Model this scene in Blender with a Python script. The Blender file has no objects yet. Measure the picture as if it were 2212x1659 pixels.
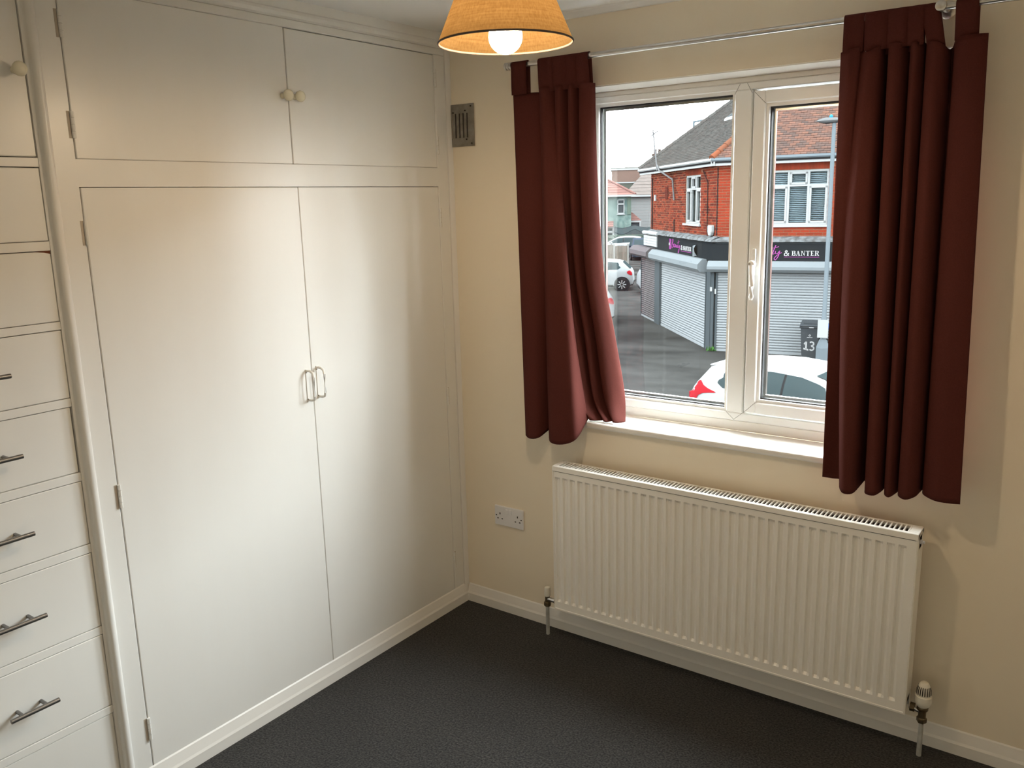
import bpy, bmesh, math, random
from mathutils import Vector, Matrix

random.seed(7)
SC = bpy.context.scene
COL = SC.collection

# ------------------------------------------------------------------ camera
CAM = Vector((2.2538, -2.7158, 1.7211))
YAW, PITCH, ROLL, FPX = 0.63034, -0.21081, -0.02521, 1846.69
_f = Vector((-math.sin(YAW)*math.cos(PITCH), math.cos(YAW)*math.cos(PITCH), math.sin(PITCH)))
_r = Vector((math.cos(YAW), math.sin(YAW), 0.0))
_u = _r.cross(_f)
_c, _s = math.cos(ROLL), math.sin(ROLL)
_r2, _u2 = _c*_r + _s*_u, -_s*_r + _c*_u
cd = bpy.data.cameras.new('camera')
cd.sensor_width = 36.0
cd.sensor_fit = 'HORIZONTAL'
cd.lens = FPX/2212*36.0
cd.clip_start, cd.clip_end = 0.02, 500
cam = bpy.data.objects.new('camera', cd)
COL.objects.link(cam)
cam.matrix_world = Matrix(((_r2.x, _u2.x, -_f.x, CAM.x), (_r2.y, _u2.y, -_f.y, CAM.y), (_r2.z, _u2.z, -_f.z, CAM.z), (0, 0, 0, 1)))
SC.camera = cam

# ------------------------------------------------------------------ sky, exposure
SKY = 36.0
BULB = 285.0
EX = 0.066         # reflectance level of everything out in the street
wd = bpy.data.worlds.new('overcast_sky')
SC.world = wd
wd.use_nodes = True
bg = wd.node_tree.nodes['Background']
bg.inputs[0].default_value = (0.90, 0.96, 1.0, 1)
bg.inputs[1].default_value = SKY
SC.view_settings.view_transform = 'Standard'
SC.view_settings.look = 'None'
SC.view_settings.gamma = 1.0
SC.view_settings.exposure = 0.08
SC.view_settings.use_curve_mapping = False
try:
    SC.cycles.use_denoising = True
    SC.cycles.adaptive_threshold = 0.02
    SC.cycles.max_bounces = 9
    SC.cycles.diffuse_bounces = 6
    SC.cycles.transparent_max_bounces = 16
    SC.cycles.sample_clamp_indirect = 0.0
except Exception:
    pass

# daylight portal in the window opening (guides sampling of the sky, emits nothing itself)
_pl = bpy.data.lights.new('window_portal', 'AREA')
_pl.shape = 'RECTANGLE'; _pl.size = 1.29; _pl.size_y = 1.22
_pl.cycles.is_portal = True
_po = bpy.data.objects.new('window_portal', _pl)
COL.objects.link(_po)
_po.location = (1.20, 0.132, 1.49)
_po.rotation_euler = (math.radians(-90), 0, 0)

# ------------------------------------------------------------------ materials
MATS = {}
STREET = False
def mat(name, col, rough=0.5, metal=0.0, spec=0.5, var=None, bump=None, coords='Object', rnd=None, stretch=None, sheen=0.0, emit=None):
    """var=(scale, other colour, contrast); bump=(scale, strength, distance); rnd=other colour mixed per piece"""
    if name in MATS:
        return MATS[name]
    if STREET: spec = 0.0
    m = bpy.data.materials.new(name)
    m.use_nodes = True
    nt = m.node_tree
    b = nt.nodes['Principled BSDF']
    b.inputs['Base Color'].default_value = (*col, 1)
    b.inputs['Roughness'].default_value = rough
    b.inputs['Metallic'].default_value = metal
    b.inputs['Specular IOR Level'].default_value = spec
    if sheen:
        b.inputs['Sheen Weight'].default_value = sheen
    if emit:
        b.inputs['Emission Color'].default_value = (*emit[0], 1)
        b.inputs['Emission Strength'].default_value = emit[1]
    tc = nt.nodes.new('ShaderNodeTexCoord')
    vec = tc.outputs[coords]
    if stretch:
        mp = nt.nodes.new('ShaderNodeMapping')
        mp.inputs['Scale'].default_value = stretch
        nt.links.new(vec, mp.inputs[0])
        vec = mp.outputs[0]
    src = None
    if var:
        n = nt.nodes.new('ShaderNodeTexNoise')
        n.inputs['Scale'].default_value = var[0]
        n.inputs['Detail'].default_value = 6
        nt.links.new(vec, n.inputs['Vector'])
        r = nt.nodes.new('ShaderNodeValToRGB')
        k = var[2]
        r.color_ramp.elements[0].position = 0.5-k
        r.color_ramp.elements[1].position = 0.5+k
        r.color_ramp.elements[0].color = (*col, 1)
        r.color_ramp.elements[1].color = (*var[1], 1)
        nt.links.new(n.outputs['Fac'], r.inputs[0])
        src = r.outputs[0]
    if rnd:
        oi = nt.nodes.new('ShaderNodeObjectInfo')
        ge = nt.nodes.new('ShaderNodeNewGeometry')
        ad = nt.nodes.new('ShaderNodeMath'); ad.operation = 'ADD'
        nt.links.new(oi.outputs['Random'], ad.inputs[0])
        nt.links.new(ge.outputs['Random Per Island'], ad.inputs[1])
        fr = nt.nodes.new('ShaderNodeMath'); fr.operation = 'FRACT'
        nt.links.new(ad.outputs[0], fr.inputs[0])
        mx = nt.nodes.new('ShaderNodeMix'); mx.data_type = 'RGBA'
        mx.inputs[6].default_value = (*col, 1)
        mx.inputs[7].default_value = (*rnd, 1)
        if src:
            nt.links.new(src, mx.inputs[6])
        nt.links.new(fr.outputs[0], mx.inputs[0])
        src = mx.outputs[2]
    if src:
        nt.links.new(src, b.inputs['Base Color'])
    if bump:
        n2 = nt.nodes.new('ShaderNodeTexNoise')
        n2.inputs['Scale'].default_value = bump[0]
        n2.inputs['Detail'].default_value = 4
        nt.links.new(vec, n2.inputs['Vector'])
        bp = nt.nodes.new('ShaderNodeBump')
        bp.inputs['Strength'].default_value = bump[1]
        bp.inputs['Distance'].default_value = bump[2]
        nt.links.new(n2.outputs['Fac'], bp.inputs['Height'])
        nt.links.new(bp.outputs[0], b.inputs['Normal'])
    MATS[name] = m
    return m

def x(c, k=1.0):
    return tuple(min(1.0, v*EX*k) for v in c)

def glass_mat(name, tint=(1, 1, 1), refl=0.06):
    m = bpy.data.materials.new(name)
    m.use_nodes = True
    nt = m.node_tree
    nt.nodes.remove(nt.nodes['Principled BSDF'])
    tr = nt.nodes.new('ShaderNodeBsdfTransparent')
    tr.inputs[0].default_value = (*tint, 1)
    gl = nt.nodes.new('ShaderNodeBsdfGlossy')
    gl.inputs['Roughness'].default_value = 0.01
    lw = nt.nodes.new('ShaderNodeLayerWeight')
    lw.inputs[0].default_value = 0.5
    pw = nt.nodes.new('ShaderNodeMath'); pw.operation = 'POWER'; pw.inputs[1].default_value = 5.0
    nt.links.new(lw.outputs['Facing'], pw.inputs[0])
    fr = nt.nodes.new('ShaderNodeMath'); fr.operation = 'MULTIPLY_ADD'
    fr.inputs[1].default_value = 0.96; fr.inputs[2].default_value = 0.04
    nt.links.new(pw.outputs[0], fr.inputs[0])
    mx = nt.nodes.new('ShaderNodeMixShader')
    nt.links.new(fr.outputs[0], mx.inputs[0])
    nt.links.new(tr.outputs[0], mx.inputs[1])
    nt.links.new(gl.outputs[0], mx.inputs[2])
    nt.links.new(mx.outputs[0], nt.nodes['Material Output'].inputs[0])
    MATS[name] = m
    return m

# room
M_GLOSS = mat('gloss_white_paint', (0.80, 0.79, 0.755), 0.32, spec=0.5, var=(3.0, (0.785, 0.772, 0.735), 0.2), bump=(22, 0.05, 0.002), stretch=(1, 3, 0.35))
M_GAP = mat('dark_gap', (0.035, 0.025, 0.02), 0.9)
M_WALL = mat('cream_emulsion', (0.87, 0.78, 0.63), 0.85, spec=0.25, var=(2.0, (0.855, 0.76, 0.61), 0.3), bump=(90, 0.12, 0.002))
M_CEIL = mat('white_ceiling_paint', (0.90, 0.90, 0.885), 0.9, spec=0.2, bump=(60, 0.1, 0.002))
M_TRIM = mat('satin_white_trim', (0.80, 0.775, 0.73), 0.38, bump=(30, 0.06, 0.002))
M_UPVC = mat('white_upvc', (0.82, 0.82, 0.80), 0.28)
M_BEAD = mat('black_gasket', (0.02, 0.02, 0.022), 0.6)
M_GLASS = glass_mat('window_glass', (0.97, 0.985, 0.98))
M_KNOB = mat('cream_ceramic_knob', (0.78, 0.74, 0.58), 0.25)
M_STEEL = mat('brushed_steel', (0.24, 0.235, 0.23), 0.36, metal=1.0)
M_CHROME = mat('satin_chrome', (0.62, 0.60, 0.57), 0.28, metal=1.0)
M_BRASS = mat('aged_brass', (0.16, 0.12, 0.07), 0.45, metal=0.8)
M_RAD = mat('radiator_enamel', (0.88, 0.85, 0.79), 0.32)
M_RADD = mat('radiator_dark_inside', (0.045, 0.03, 0.025), 0.9)
M_PLAST = mat('white_plastic', (0.80, 0.79, 0.80), 0.35)
M_CAP = mat('cream_plastic', (0.80, 0.76, 0.66), 0.4)
M_VENT = mat('galvanised_vent', (0.36, 0.34, 0.30), 0.5, metal=0.6, var=(30, (0.20, 0.18, 0.15), 0.25), bump=(40, 0.2, 0.002))
M_PIPE = mat('painted_pipe', (0.50, 0.50, 0.47), 0.35, metal=0.3, var=(25, (0.72, 0.72, 0.68), 0.15))

def carpet():
    m = mat('charcoal_carpet', (0.012, 0.011, 0.0105), 1.0, spec=0.1, sheen=0.15)
    nt = m.node_tree; b = nt.nodes['Principled BSDF']
    tc = nt.nodes.new('ShaderNodeTexCoord')
    n1 = nt.nodes.new('ShaderNodeTexNoise'); n1.inputs['Scale'].default_value = 150; n1.inputs['Detail'].default_value = 4; n1.inputs['Roughness'].default_value = 0.7
    n2 = nt.nodes.new('ShaderNodeTexNoise'); n2.inputs['Scale'].default_value = 3.2; n2.inputs['Detail'].default_value = 5
    nt.links.new(tc.outputs['Object'], n1.inputs[0]); nt.links.new(tc.outputs['Object'], n2.inputs[0])
    r = nt.nodes.new('ShaderNodeValToRGB')
    r.color_ramp.elements[0].position = 0.40; r.color_ramp.elements[0].color = (0.007, 0.0065, 0.006, 1)
    r.color_ramp.elements[1].position = 0.70; r.color_ramp.elements[1].color = (0.105, 0.097, 0.088, 1)
    nt.links.new(n1.outputs['Fac'], r.inputs[0])
    mx = nt.nodes.new('ShaderNodeMix'); mx.data_type = 'RGBA'; mx.blend_type = 'MULTIPLY'
    mx.inputs[0].default_value = 0.55
    nt.links.new(r.outputs[0], mx.inputs[6]); nt.links.new(n2.outputs['Fac'], mx.inputs[7])
    nt.links.new(mx.outputs[2], b.inputs['Base Color'])
    bp = nt.nodes.new('ShaderNodeBump'); bp.inputs['Strength'].default_value = 0.9; bp.inputs['Distance'].default_value = 0.006
    nt.links.new(n1.outputs['Fac'], bp.inputs['Height']); nt.links.new(bp.outputs[0], b.inputs['Normal'])
    return m
M_CARPET = carpet()

def cloth():
    m = mat('burgundy_cloth', (0.100, 0.0285, 0.0230), 0.9, spec=0.06, var=(300, (0.084, 0.0235, 0.0190), 0.2), bump=(700, 0.25, 0.0006))
    nt = m.node_tree; b = nt.nodes['Principled BSDF']
    out = nt.nodes['Material Output']
    tl = nt.nodes.new('ShaderNodeBsdfTranslucent'); tl.inputs[0].default_value = (0.12, 0.035, 0.02, 1)
    mx = nt.nodes.new('ShaderNodeMixShader'); mx.inputs[0].default_value = 0.05
    nt.links.new(b.outputs[0], mx.inputs[1]); nt.links.new(tl.outputs[0], mx.inputs[2]); nt.links.new(mx.outputs[0], out.inputs[0])
    return m
M_CLOTH = cloth()

def shade_mat():
    m = bpy.data.materials.new('tan_linen_shade'); m.use_nodes = True
    nt = m.node_tree; b = nt.nodes['Principled BSDF']; out = nt.nodes['Material Output']
    tc = nt.nodes.new('ShaderNodeTexCoord')
    cols = []
    for sc_ in ((260, 260, 14), (14, 14, 260)):
        mp = nt.nodes.new('ShaderNodeMapping'); mp.inputs['Scale'].default_value = sc_
        nt.links.new(tc.outputs['Object'], mp.inputs[0])
        n = nt.nodes.new('ShaderNodeTexNoise'); n.inputs['Scale'].default_value = 1.0; n.inputs['Detail'].default_value = 2
        nt.links.new(mp.outputs[0], n.inputs[0]); cols.append(n)
    ad = nt.nodes.new('ShaderNodeMath'); ad.operation = 'ADD'
    nt.links.new(cols[0].outputs['Fac'], ad.inputs[0]); nt.links.new(cols[1].outputs['Fac'], ad.inputs[1])
    r = nt.nodes.new('ShaderNodeValToRGB')
    r.color_ramp.elements[0].position = 0.35; r.color_ramp.elements[0].color = (0.066, 0.038, 0.0130, 1)
    r.color_ramp.elements[1].position = 0.66; r.color_ramp.elements[1].color = (0.096, 0.060, 0.0235, 1)
    hf = nt.nodes.new('ShaderNodeMath'); hf.operation = 'MULTIPLY'; hf.inputs[1].default_value = 0.5
    nt.links.new(ad.outputs[0], hf.inputs[0]); nt.links.new(hf.outputs[0], r.inputs[0])
    nt.links.new(r.outputs[0], b.inputs['Base Color'])
    b.inputs['Roughness'].default_value = 0.9; b.inputs['Specular IOR Level'].default_value = 0.1
    tl = nt.nodes.new('ShaderNodeBsdfTranslucent')
    mu = nt.nodes.new('ShaderNodeMix'); mu.data_type = 'RGBA'; mu.blend_type = 'MULTIPLY'; mu.inputs[0].default_value = 1.0
    mu.inputs[7].default_value = (0.62, 0.60, 0.58, 1)
    nt.links.new(r.outputs[0], mu.inputs[6]); nt.links.new(mu.outputs[2], tl.inputs[0])
    mx = nt.nodes.new('ShaderNodeMixShader'); mx.inputs[0].default_value = 0.5
    nt.links.new(b.outputs[0], mx.inputs[1]); nt.links.new(tl.outputs[0], mx.inputs[2]); nt.links.new(mx.outputs[0], out.inputs[0])
    return m
M_SHADE = shade_mat()
M_SHIN = mat('shade_lining', (0.060, 0.034, 0.012), 0.9, spec=0.05)
M_SRIM = mat('shade_rim_tape', (0.10, 0.075, 0.06), 0.8)
M_BULB = mat('glowing_bulb', (1, 0.95, 0.85), 0.4, emit=((1.0, 0.75, 0.48), BULB))

# street
STREET = True
M_BRICKS = mat('mottled_red_brick', x((0.56, 0.105, 0.06)), 0.85, spec=0.2, rnd=x((0.20, 0.055, 0.045)))
M_BRICKF = mat('orange_red_brick', x((0.64, 0.095, 0.05)), 0.85, spec=0.2, rnd=x((0.46, 0.08, 0.045)))
M_MORT = mat('tan_mortar', x((0.78, 0.42, 0.27)), 0.9, spec=0.1)
M_TILEF = mat('red_brown_roof_tile', x((0.46, 0.24, 0.18)), 0.8, spec=0.2, rnd=x((0.26, 0.19, 0.17)))
M_TILES = mat('grey_roof_tile', x((0.15, 0.15, 0.145)), 0.8, spec=0.2, rnd=x((0.25, 0.24, 0.225)), var=(3, x((0.24, 0.20, 0.185)), 0.2))
M_HIP = mat('red_hip_tile', x((0.52, 0.17, 0.09)), 0.8, spec=0.2, rnd=x((0.30, 0.18, 0.13)))
M_XWHITE = mat('white_exterior_paint', x((0.90, 0.92, 0.92)), 0.4)
M_XGREY = mat('grey_exterior_paint', x((0.16, 0.19, 0.21)), 0.45)
M_XDARK = mat('dark_sign_panel', x((0.045, 0.053, 0.06)), 0.35)
M_STEELX = mat('galvanised_shutter', x((0.62, 0.66, 0.69)), 0.45, spec=0.4)
M_STEELD = mat('grey_brown_shutter', x((0.30, 0.27, 0.28)), 0.5)
M_BOXTOP = mat('shutter_hood', x((0.46, 0.51, 0.54)), 0.4)
M_LEAD = mat('lead_flashing', x((0.45, 0.48, 0.50)), 0.5, var=(6, x((0.22, 0.22, 0.22)), 0.12), bump=(9, 0.6, 0.05))
M_PINK = mat('pink_lettering', x((0.75, 0.16, 0.62)), 0.5)
M_LETW = mat('white_lettering', x((0.95, 0.95, 0.95)), 0.5)
M_PANEX = mat('dark_window_glass', x((0.16, 0.18, 0.19)), 0.12, spec=0.6)
M_CURT = mat('net_curtain', x((0.30, 0.28, 0.25)), 0.9, var=(7, x((0.50, 0.48, 0.44)), 0.2), stretch=(6, 6, 0.3))
M_BLIND = mat('window_blind', x((0.95, 1.05, 1.1)), 0.6)
M_ASPH = mat('wet_asphalt', x((0.070, 0.070, 0.068)), 0.55, spec=0.35, var=(0.55, x((0.16, 0.16, 0.155)), 0.16), stretch=(.8, 1.3, 1), bump=(14, 0.25, 0.02))
M_POST = mat('blue_grey_lamp_post', x((0.38, 0.45, 0.50)), 0.45)
M_LENS = mat('lamp_lens', x((0.36, 0.37, 0.38)), 0.3)
M_CELL = mat('blue_photocell', x((0.10, 0.55, 0.85)), 0.4)
M_TYRE = mat('tyre_rubber', x((0.05, 0.05, 0.055)), 0.8)
M_ALLOY = mat('alloy_wheel', x((0.70, 0.70, 0.70)), 0.35)
M_CARG = mat('car_window', x((0.10, 0.14, 0.15)), 0.1, spec=0.7)
M_RED = mat('red_tail_light', x((0.85, 0.04, 0.06)), 0.2)
M_LAMPW = mat('clear_head_light', x((0.75, 0.75, 0.75)), 0.15)
M_BLACKP = mat('black_trim_plastic', x((0.06, 0.06, 0.065)), 0.5)
M_BIN = mat('dark_grey_bin', x((0.12, 0.135, 0.15)), 0.5)
M_BLUE = mat('blue_bin', x((0.03, 0.20, 0.75)), 0.45)
M_GREENST = mat('green_stone_cladding', x((0.26, 0.40, 0.37)), 0.85, var=(2.4, x((0.46, 0.60, 0.55)), 0.10))
M_REDROOF = mat('pink_red_roof', x((0.55, 0.30, 0.26)), 0.8, rnd=x((0.48, 0.26, 0.23)))
M_SIDING = mat('pale_grey_siding', x((0.62, 0.63, 0.62)), 0.7)
M_BRROOF = mat('grey_brown_roof', x((0.36, 0.31, 0.28)), 0.85, var=(3, x((0.44, 0.38, 0.35)), 0.2))
M_BRICKFAR = mat('brown_far_brick', x((0.42, 0.28, 0.23)), 0.85, var=(4, x((0.48, 0.33, 0.27)), 0.25), stretch=(1, 1, 5))
M_MOSS = mat('mossy_flat_roof', x((0.28, 0.30, 0.25)), 0.9)
M_LATT = mat('green_lattice', x((0.27, 0.36, 0.29)), 0.8)
M_TARP = mat('dark_tarpaulin', x((0.10, 0.125, 0.13)), 0.7)
M_WOODF = mat('weathered_fence_board', x((0.48, 0.41, 0.34)), 0.85, rnd=x((0.40, 0.34, 0.28)))
M_CONC = mat('concrete_post', x((0.62, 0.61, 0.57)), 0.85)
M_CHIM = mat('chimney_brick', x((0.28, 0.20, 0.17)), 0.85)
M_AER = mat('aerial_metal', x((0.40, 0.40, 0.41)), 0.4)
M_WEED = mat('weed_leaf', x((0.16, 0.42, 0.10)), 0.7)

# ------------------------------------------------------------------ mesh helpers
WM = {}
class MB:
    def __init__(s):
        s.v = []; s.f = []
    def add(s, vs, fs):
        n = len(s.v)
        s.v += [Vector(p) for p in vs]
        s.f += [tuple(i+n for i in q) for q in fs]
        return s
    def box(s, x0, x1, y0, y1, z0, z1, T=None):
        vs = [(x0, y0, z0), (x1, y0, z0), (x1, y1, z0), (x0, y1, z0), (x0, y0, z1), (x1, y0, z1), (x1, y1, z1), (x0, y1, z1)]
        if T: vs = [T(*p) for p in vs]
        return s.add(vs, [(0, 3, 2, 1), (4, 5, 6, 7), (0, 1, 5, 4), (1, 2, 6, 5), (2, 3, 7, 6), (3, 0, 4, 7)])
    def prism(s, poly, ax, a0, a1, T=None):
        """poly: list of (p,q) in the plane across axis ax ('x': (y,z); 'y': (x,z); 'z': (x,y))"""
        def P(a, q):
            v = {'x': (a, q[0], q[1]), 'y': (q[0], a, q[1]), 'z': (q[0], q[1], a)}[ax]
            return T(*v) if T else v
        n = len(poly)
        vs = [P(a0, q) for q in poly]+[P(a1, q) for q in poly]
        fs = [tuple(range(n)), tuple(range(2*n-1, n-1, -1))]+[(i, (i+1) % n, n+(i+1) % n, n+i) for i in range(n)]
        return s.add(vs, fs)
    def tube(s, pts, r, n=10, caps=True):
        pts = [Vector(p) for p in pts]
        rs = r if isinstance(r, (list, tuple)) else [r]*len(pts)
        rings = []
        for i, p in enumerate(pts):
            d = (pts[min(i+1, len(pts)-1)]-pts[max(i-1, 0)]).normalized()
            a = d.cross(Vector((0, 0, 1)))
            if a.length < 1e-4: a = d.cross(Vector((1, 0, 0)))
            a.normalize(); b = d.cross(a)
            rings.append([p+rs[i]*(math.cos(2*math.pi*k/n)*a+math.sin(2*math.pi*k/n)*b) for k in range(n)])
        vs = [q for R in rings for q in R]; fs = []
        for i in range(len(pts)-1):
            for k in range(n):
                fs.append((i*n+k, i*n+(k+1) % n, (i+1)*n+(k+1) % n, (i+1)*n+k))
        if caps:
            fs.append(tuple(range(n-1, -1, -1))); fs.append(tuple((len(pts)-1)*n+k for k in range(n)))
        return s.add(vs, fs)
    def lathe(s, prof, c, n=24, axis='z', T=None):
        """prof: list of (r, h) along axis from point c"""
        vs = []; fs = []
        for r, h in prof:
            for k in range(n):
                a = 2*math.pi*k/n
                p, q = r*math.cos(a), r*math.sin(a)
                v = {'z': (c[0]+p, c[1]+q, c[2]+h), 'x': (c[0]+h, c[1]+p, c[2]+q), 'y': (c[0]+p, c[1]+h, c[2]+q)}[axis]
                vs.append(T(*v) if T else v)
        for i in range(len(prof)-1):
            for k in range(n):
                fs.append((i*n+k, i*n+(k+1) % n, (i+1)*n+(k+1) % n, (i+1)*n+k))
        fs.append(tuple(range(n))); fs.append(tuple((len(prof)-1)*n+k for k in range(n)))
        return s.add(vs, fs)
    def grid(s, rows):
        """rows: list of equally long lists of points"""
        n = len(rows[0]); vs = [p for R in rows for p in R]
        fs = [(i*n+k, i*n+k+1, (i+1)*n+k+1, (i+1)*n+k) for i in range(len(rows)-1) for k in range(n-1)]
        return s.add(vs, fs)
    def mesh(s, name, M, bevel=0, segs=1, smooth=None, normals=True, inv=None):
        me = bpy.data.meshes.new(name)
        me.from_pydata([inv @ p for p in s.v] if inv else s.v, [], s.f)
        bm = bmesh.new(); bm.from_mesh(me)
        if normals: bmesh.ops.recalc_face_normals(bm, faces=bm.faces)
        if bevel:
            bmesh.ops.bevel(bm, geom=[e for e in bm.edges if e.is_manifold and e.calc_face_angle(0) > 0.5], offset=bevel, segments=segs, affect='EDGES', profile=0.5, clamp_overlap=True)
        bm.to_mesh(me); bm.free()
        if M: me.materials.append(M)
        if smooth is not None:
            me.shade_smooth() if smooth >= 180 else me.set_sharp_from_angle(angle=math.radians(smooth)) if smooth else None
            if smooth < 180:
                for p in me.polygons: p.use_smooth = True
        return me
    def build(s, name, M, parent=None, **k):
        local = k.pop('local', False)
        inv = WM[parent].inverted() if (parent is not None and not local) else None
        o = bpy.data.objects.new(name, s.mesh(name, M, inv=inv, **k))
        COL.objects.link(o)
        if parent is not None:
            o.parent = parent; WM[o] = WM[parent]
        else:
            WM[o] = Matrix.Identity(4)
        return o

def B(x0, x1, y0, y1, z0, z1, T=None):
    return MB().box(x0, x1, y0, y1, z0, z1, T)

def tag(o, label=None, cat=None, group=None, kind=None):
    if label: o['label'] = label
    if cat: o['category'] = cat
    if group: o['group'] = group
    if kind: o['kind'] = kind
    return o

def thing(name, label, cat, loc=(0, 0, 0), rz=0.0, group=None, kind=None):
    o = bpy.data.objects.new(name, None)
    COL.objects.link(o)
    o.location = loc; o.rotation_euler = (0, 0, rz); o.empty_display_size = 0.1
    WM[o] = Matrix.Translation(loc) @ Matrix.Rotation(rz, 4, 'Z')
    return tag(o, label, cat, group, kind)

def inst(name, me, parent, Mw):
    o = bpy.data.objects.new(name, me)
    COL.objects.link(o)
    o.parent = parent
    o.matrix_local = WM[parent].inverted() @ Mw
    WM[o] = Mw
    return o

def struct(o, label=None, cat=None):
    o['kind'] = 'structure'
    if label: o['label'] = label
    if cat: o['category'] = cat
    return o

# ================================================================== THE ROOM
ZC = 2.36            # ceiling
RX, RY = 2.75, -3.02  # right wall, wall behind the camera
LX = -0.62           # wall behind the fitted wardrobe
OX0, OX1, OZ0, OZ1 = 0.556, 1.845, 0.872, 2.106   # window opening
WT = 0.27

struct(B(LX-.1, RX+.1, RY-.1, WT, -0.12, 0).build('floor', M_CARPET), 'dark charcoal fitted carpet covering the bedroom floor', 'floor')
struct(B(LX-.1, RX+.1, RY-.1, WT, ZC, ZC+.12).build('ceiling', M_CEIL), 'plain white painted ceiling', 'ceiling')
w = MB()
w.box(LX-.1, OX0, 0, WT, 0, ZC); w.box(OX1, RX+.1, 0, WT, 0, ZC)
w.box(OX0, OX1, 0, WT, 0, OZ0); w.box(OX0, OX1, 0, WT, OZ1, ZC)
struct(w.build('wall_window', M_WALL), 'cream painted wall around the window', 'wall')
struct(B(RX, RX+.1, RY, 0, 0, ZC).build('wall_right', M_WALL), 'cream painted right hand wall', 'wall')
struct(B(LX-.1, RX+.1, RY-.1, RY, 0, ZC).build('wall_back', M_WALL), 'cream painted wall behind the camera', 'wall')
struct(B(LX-.1, LX, RY, 0, 0, ZC).build('wall_left', M_WALL), 'cream painted wall behind the fitted cupboards', 'wall')
# painted reveal of the opening
rv = MB()
rv.box(OX0-.001, OX0+.004, .004, .15, OZ0, OZ1); rv.box(OX1-.004, OX1+.001, .004, .15, OZ0, OZ1); rv.box(OX0, OX1, .004, .15, OZ1-.004, OZ1+.001)
struct(rv.build('trim_1', M_TRIM), 'white painted lining of the window opening', 'trim')
# small cove where the ceiling meets the window wall
cv = MB().prism([(0, ZC), (0, ZC-.022), (-.006, ZC-.020), (-.020, ZC-.006), (-.022, ZC)], 'x', 0.02, RX)
struct(cv.build('trim_2', M_CEIL), 'slim cove along the top of the window wall', 'trim')

# skirting boards
SKP = [(0, 0), (-.016, 0), (-.016, .036), (-.012, .044), (-.004, .074), (0, .078)]
struct(MB().prism(SKP, 'x', 0.014, RX).build('baseboard_window', M_TRIM), 'white bevelled skirting board below the window', 'skirting board')
struct(MB().prism([(-a, b) for a, b in SKP], 'y', -1.578, -0.0).build('baseboard_left', M_TRIM), 'white bevelled skirting board below the wardrobe doors', 'skirting board')
struct(MB().prism([(RX+a, b) for a, b in SKP], 'y', RY, -.016).build('baseboard_right', M_TRIM), 'white skirting board along the right hand wall', 'skirting board')

# ------------------------------------------------------------------ fitted wardrobe
DEP = -0.56
YL, YR = -1.517, -0.085
def slab(x0, x1, y0, y1, z0, z1, name, par, M=M_GLOSS, bev=.0025):
    return B(x0, x1, y0, y1, z0, z1).build(name, M, par, bevel=bev)

wr = thing('fitted_wardrobe', 'white painted fitted wardrobe with tall double doors and overhead cupboard', 'wardrobe', (-.28, -.8, 0))
G = 0.0018
# face frame
slab(-.03, 0, -1.5785, YL-G, 0.0, 2.276, 'stile', wr)
slab(-.03, 0, YR+G, -0.0215, 0.0, 2.276, 'stile', wr)
slab(-.03, -.0002, YL-.01, YR+.01, 1.7845, 1.8555, 'rail', wr, bev=0)
slab(-.03, -0.001, YL-.01, YR+.01, 0.0, .066, 'plinth_rail', wr, bev=0)
slab(-.03, 0.0, -1.5785, -.0215, 2.276, 2.302, 'rail', wr)
fr = MB().prism([(0.0, 2.302), (.012, 2.306), (.016, 2.316), (.014, 2.324), (.006, 2.330), (.006, ZC), (-.03, ZC), (-.03, 2.302)], 'y', -2.30, -.0)
fr.build('frieze', M_GLOSS, wr)
# corner fillet against the window wall
cf = MB().prism([(-.03, 0), (-.03, -.0215), (0.004, -.0215), (.010, -.012), (.012, 0)], 'z', 0.07, 2.33)
cf.build('corner_fillet', M_TRIM, wr, smooth=40)
# dark cavity and carcass
B(DEP, -.032, YL-.03, YR+.03, .05, 2.29).build('carcass', M_GAP, wr)

M_LEAF = mat('dulled_hinge_leaf', (0.50, 0.44, 0.37), 0.5)
def hinge(par, y, z0, z1, side):
    """painted butt hinge: knuckles standing proud, a strip of darker metal on the frame side"""
    h = MB()
    n = 4; L = (z1-z0)/n
    for i in range(n):
        h.tube([(.0035, y, z0+i*L+.0006), (.0035, y, z0+(i+1)*L-.0006)], .0052, 8)
    o = h.build('hinge', M_GLOSS, par, smooth=40)
    yy = (y-side*.005, y-side*.0125)
    B(-.002, .0008, min(yy), max(yy), z0, z1).build('hinge_leaf', M_LEAF, o)
    return o

def door(par, y0, y1, z0, z1):
    return slab(-.022, -.0005, y0+G/2, y1-G/2, z0+G/2, z1-G/2, 'door', par, bev=.0018)

YU = -.802; YD = -.7905
d1 = door(wr, YL, YU-.0008, 1.8555, 2.276); d2 = door(wr, YU+.0008, YR, 1.8555, 2.274)
d3 = door(wr, YL, YD, .066, 1.7835); d4 = door(wr, YD, YR, .066, 1.7835)
d1['label'] = 'long flat overhead door beside the drawer tower'; d2['label'] = 'flat overhead door by the window wall'
d3['label'] = 'tall flat wardrobe door beside the drawer tower'; d4['label'] = 'tall flat wardrobe door by the window wall'
for z0, z1 in ((2.1516, 2.2194), (1.907, 1.9744)): hinge(d1, YL, z0, z1, 1)
for z0, z1 in ((2.157, 2.224), (1.907, 1.9735)): hinge(d2, YR, z0, z1, -1)
for z0, z1 in ((1.634, 1.698), (.9005, .9695), (.166, .2376)): hinge(d3, YL, z0, z1, 1)
for z0, z1 in ((1.628, 1.700), (.9007, .9724), (.173, .2477)): hinge(d4, YR, z0, z1, -1)

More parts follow.
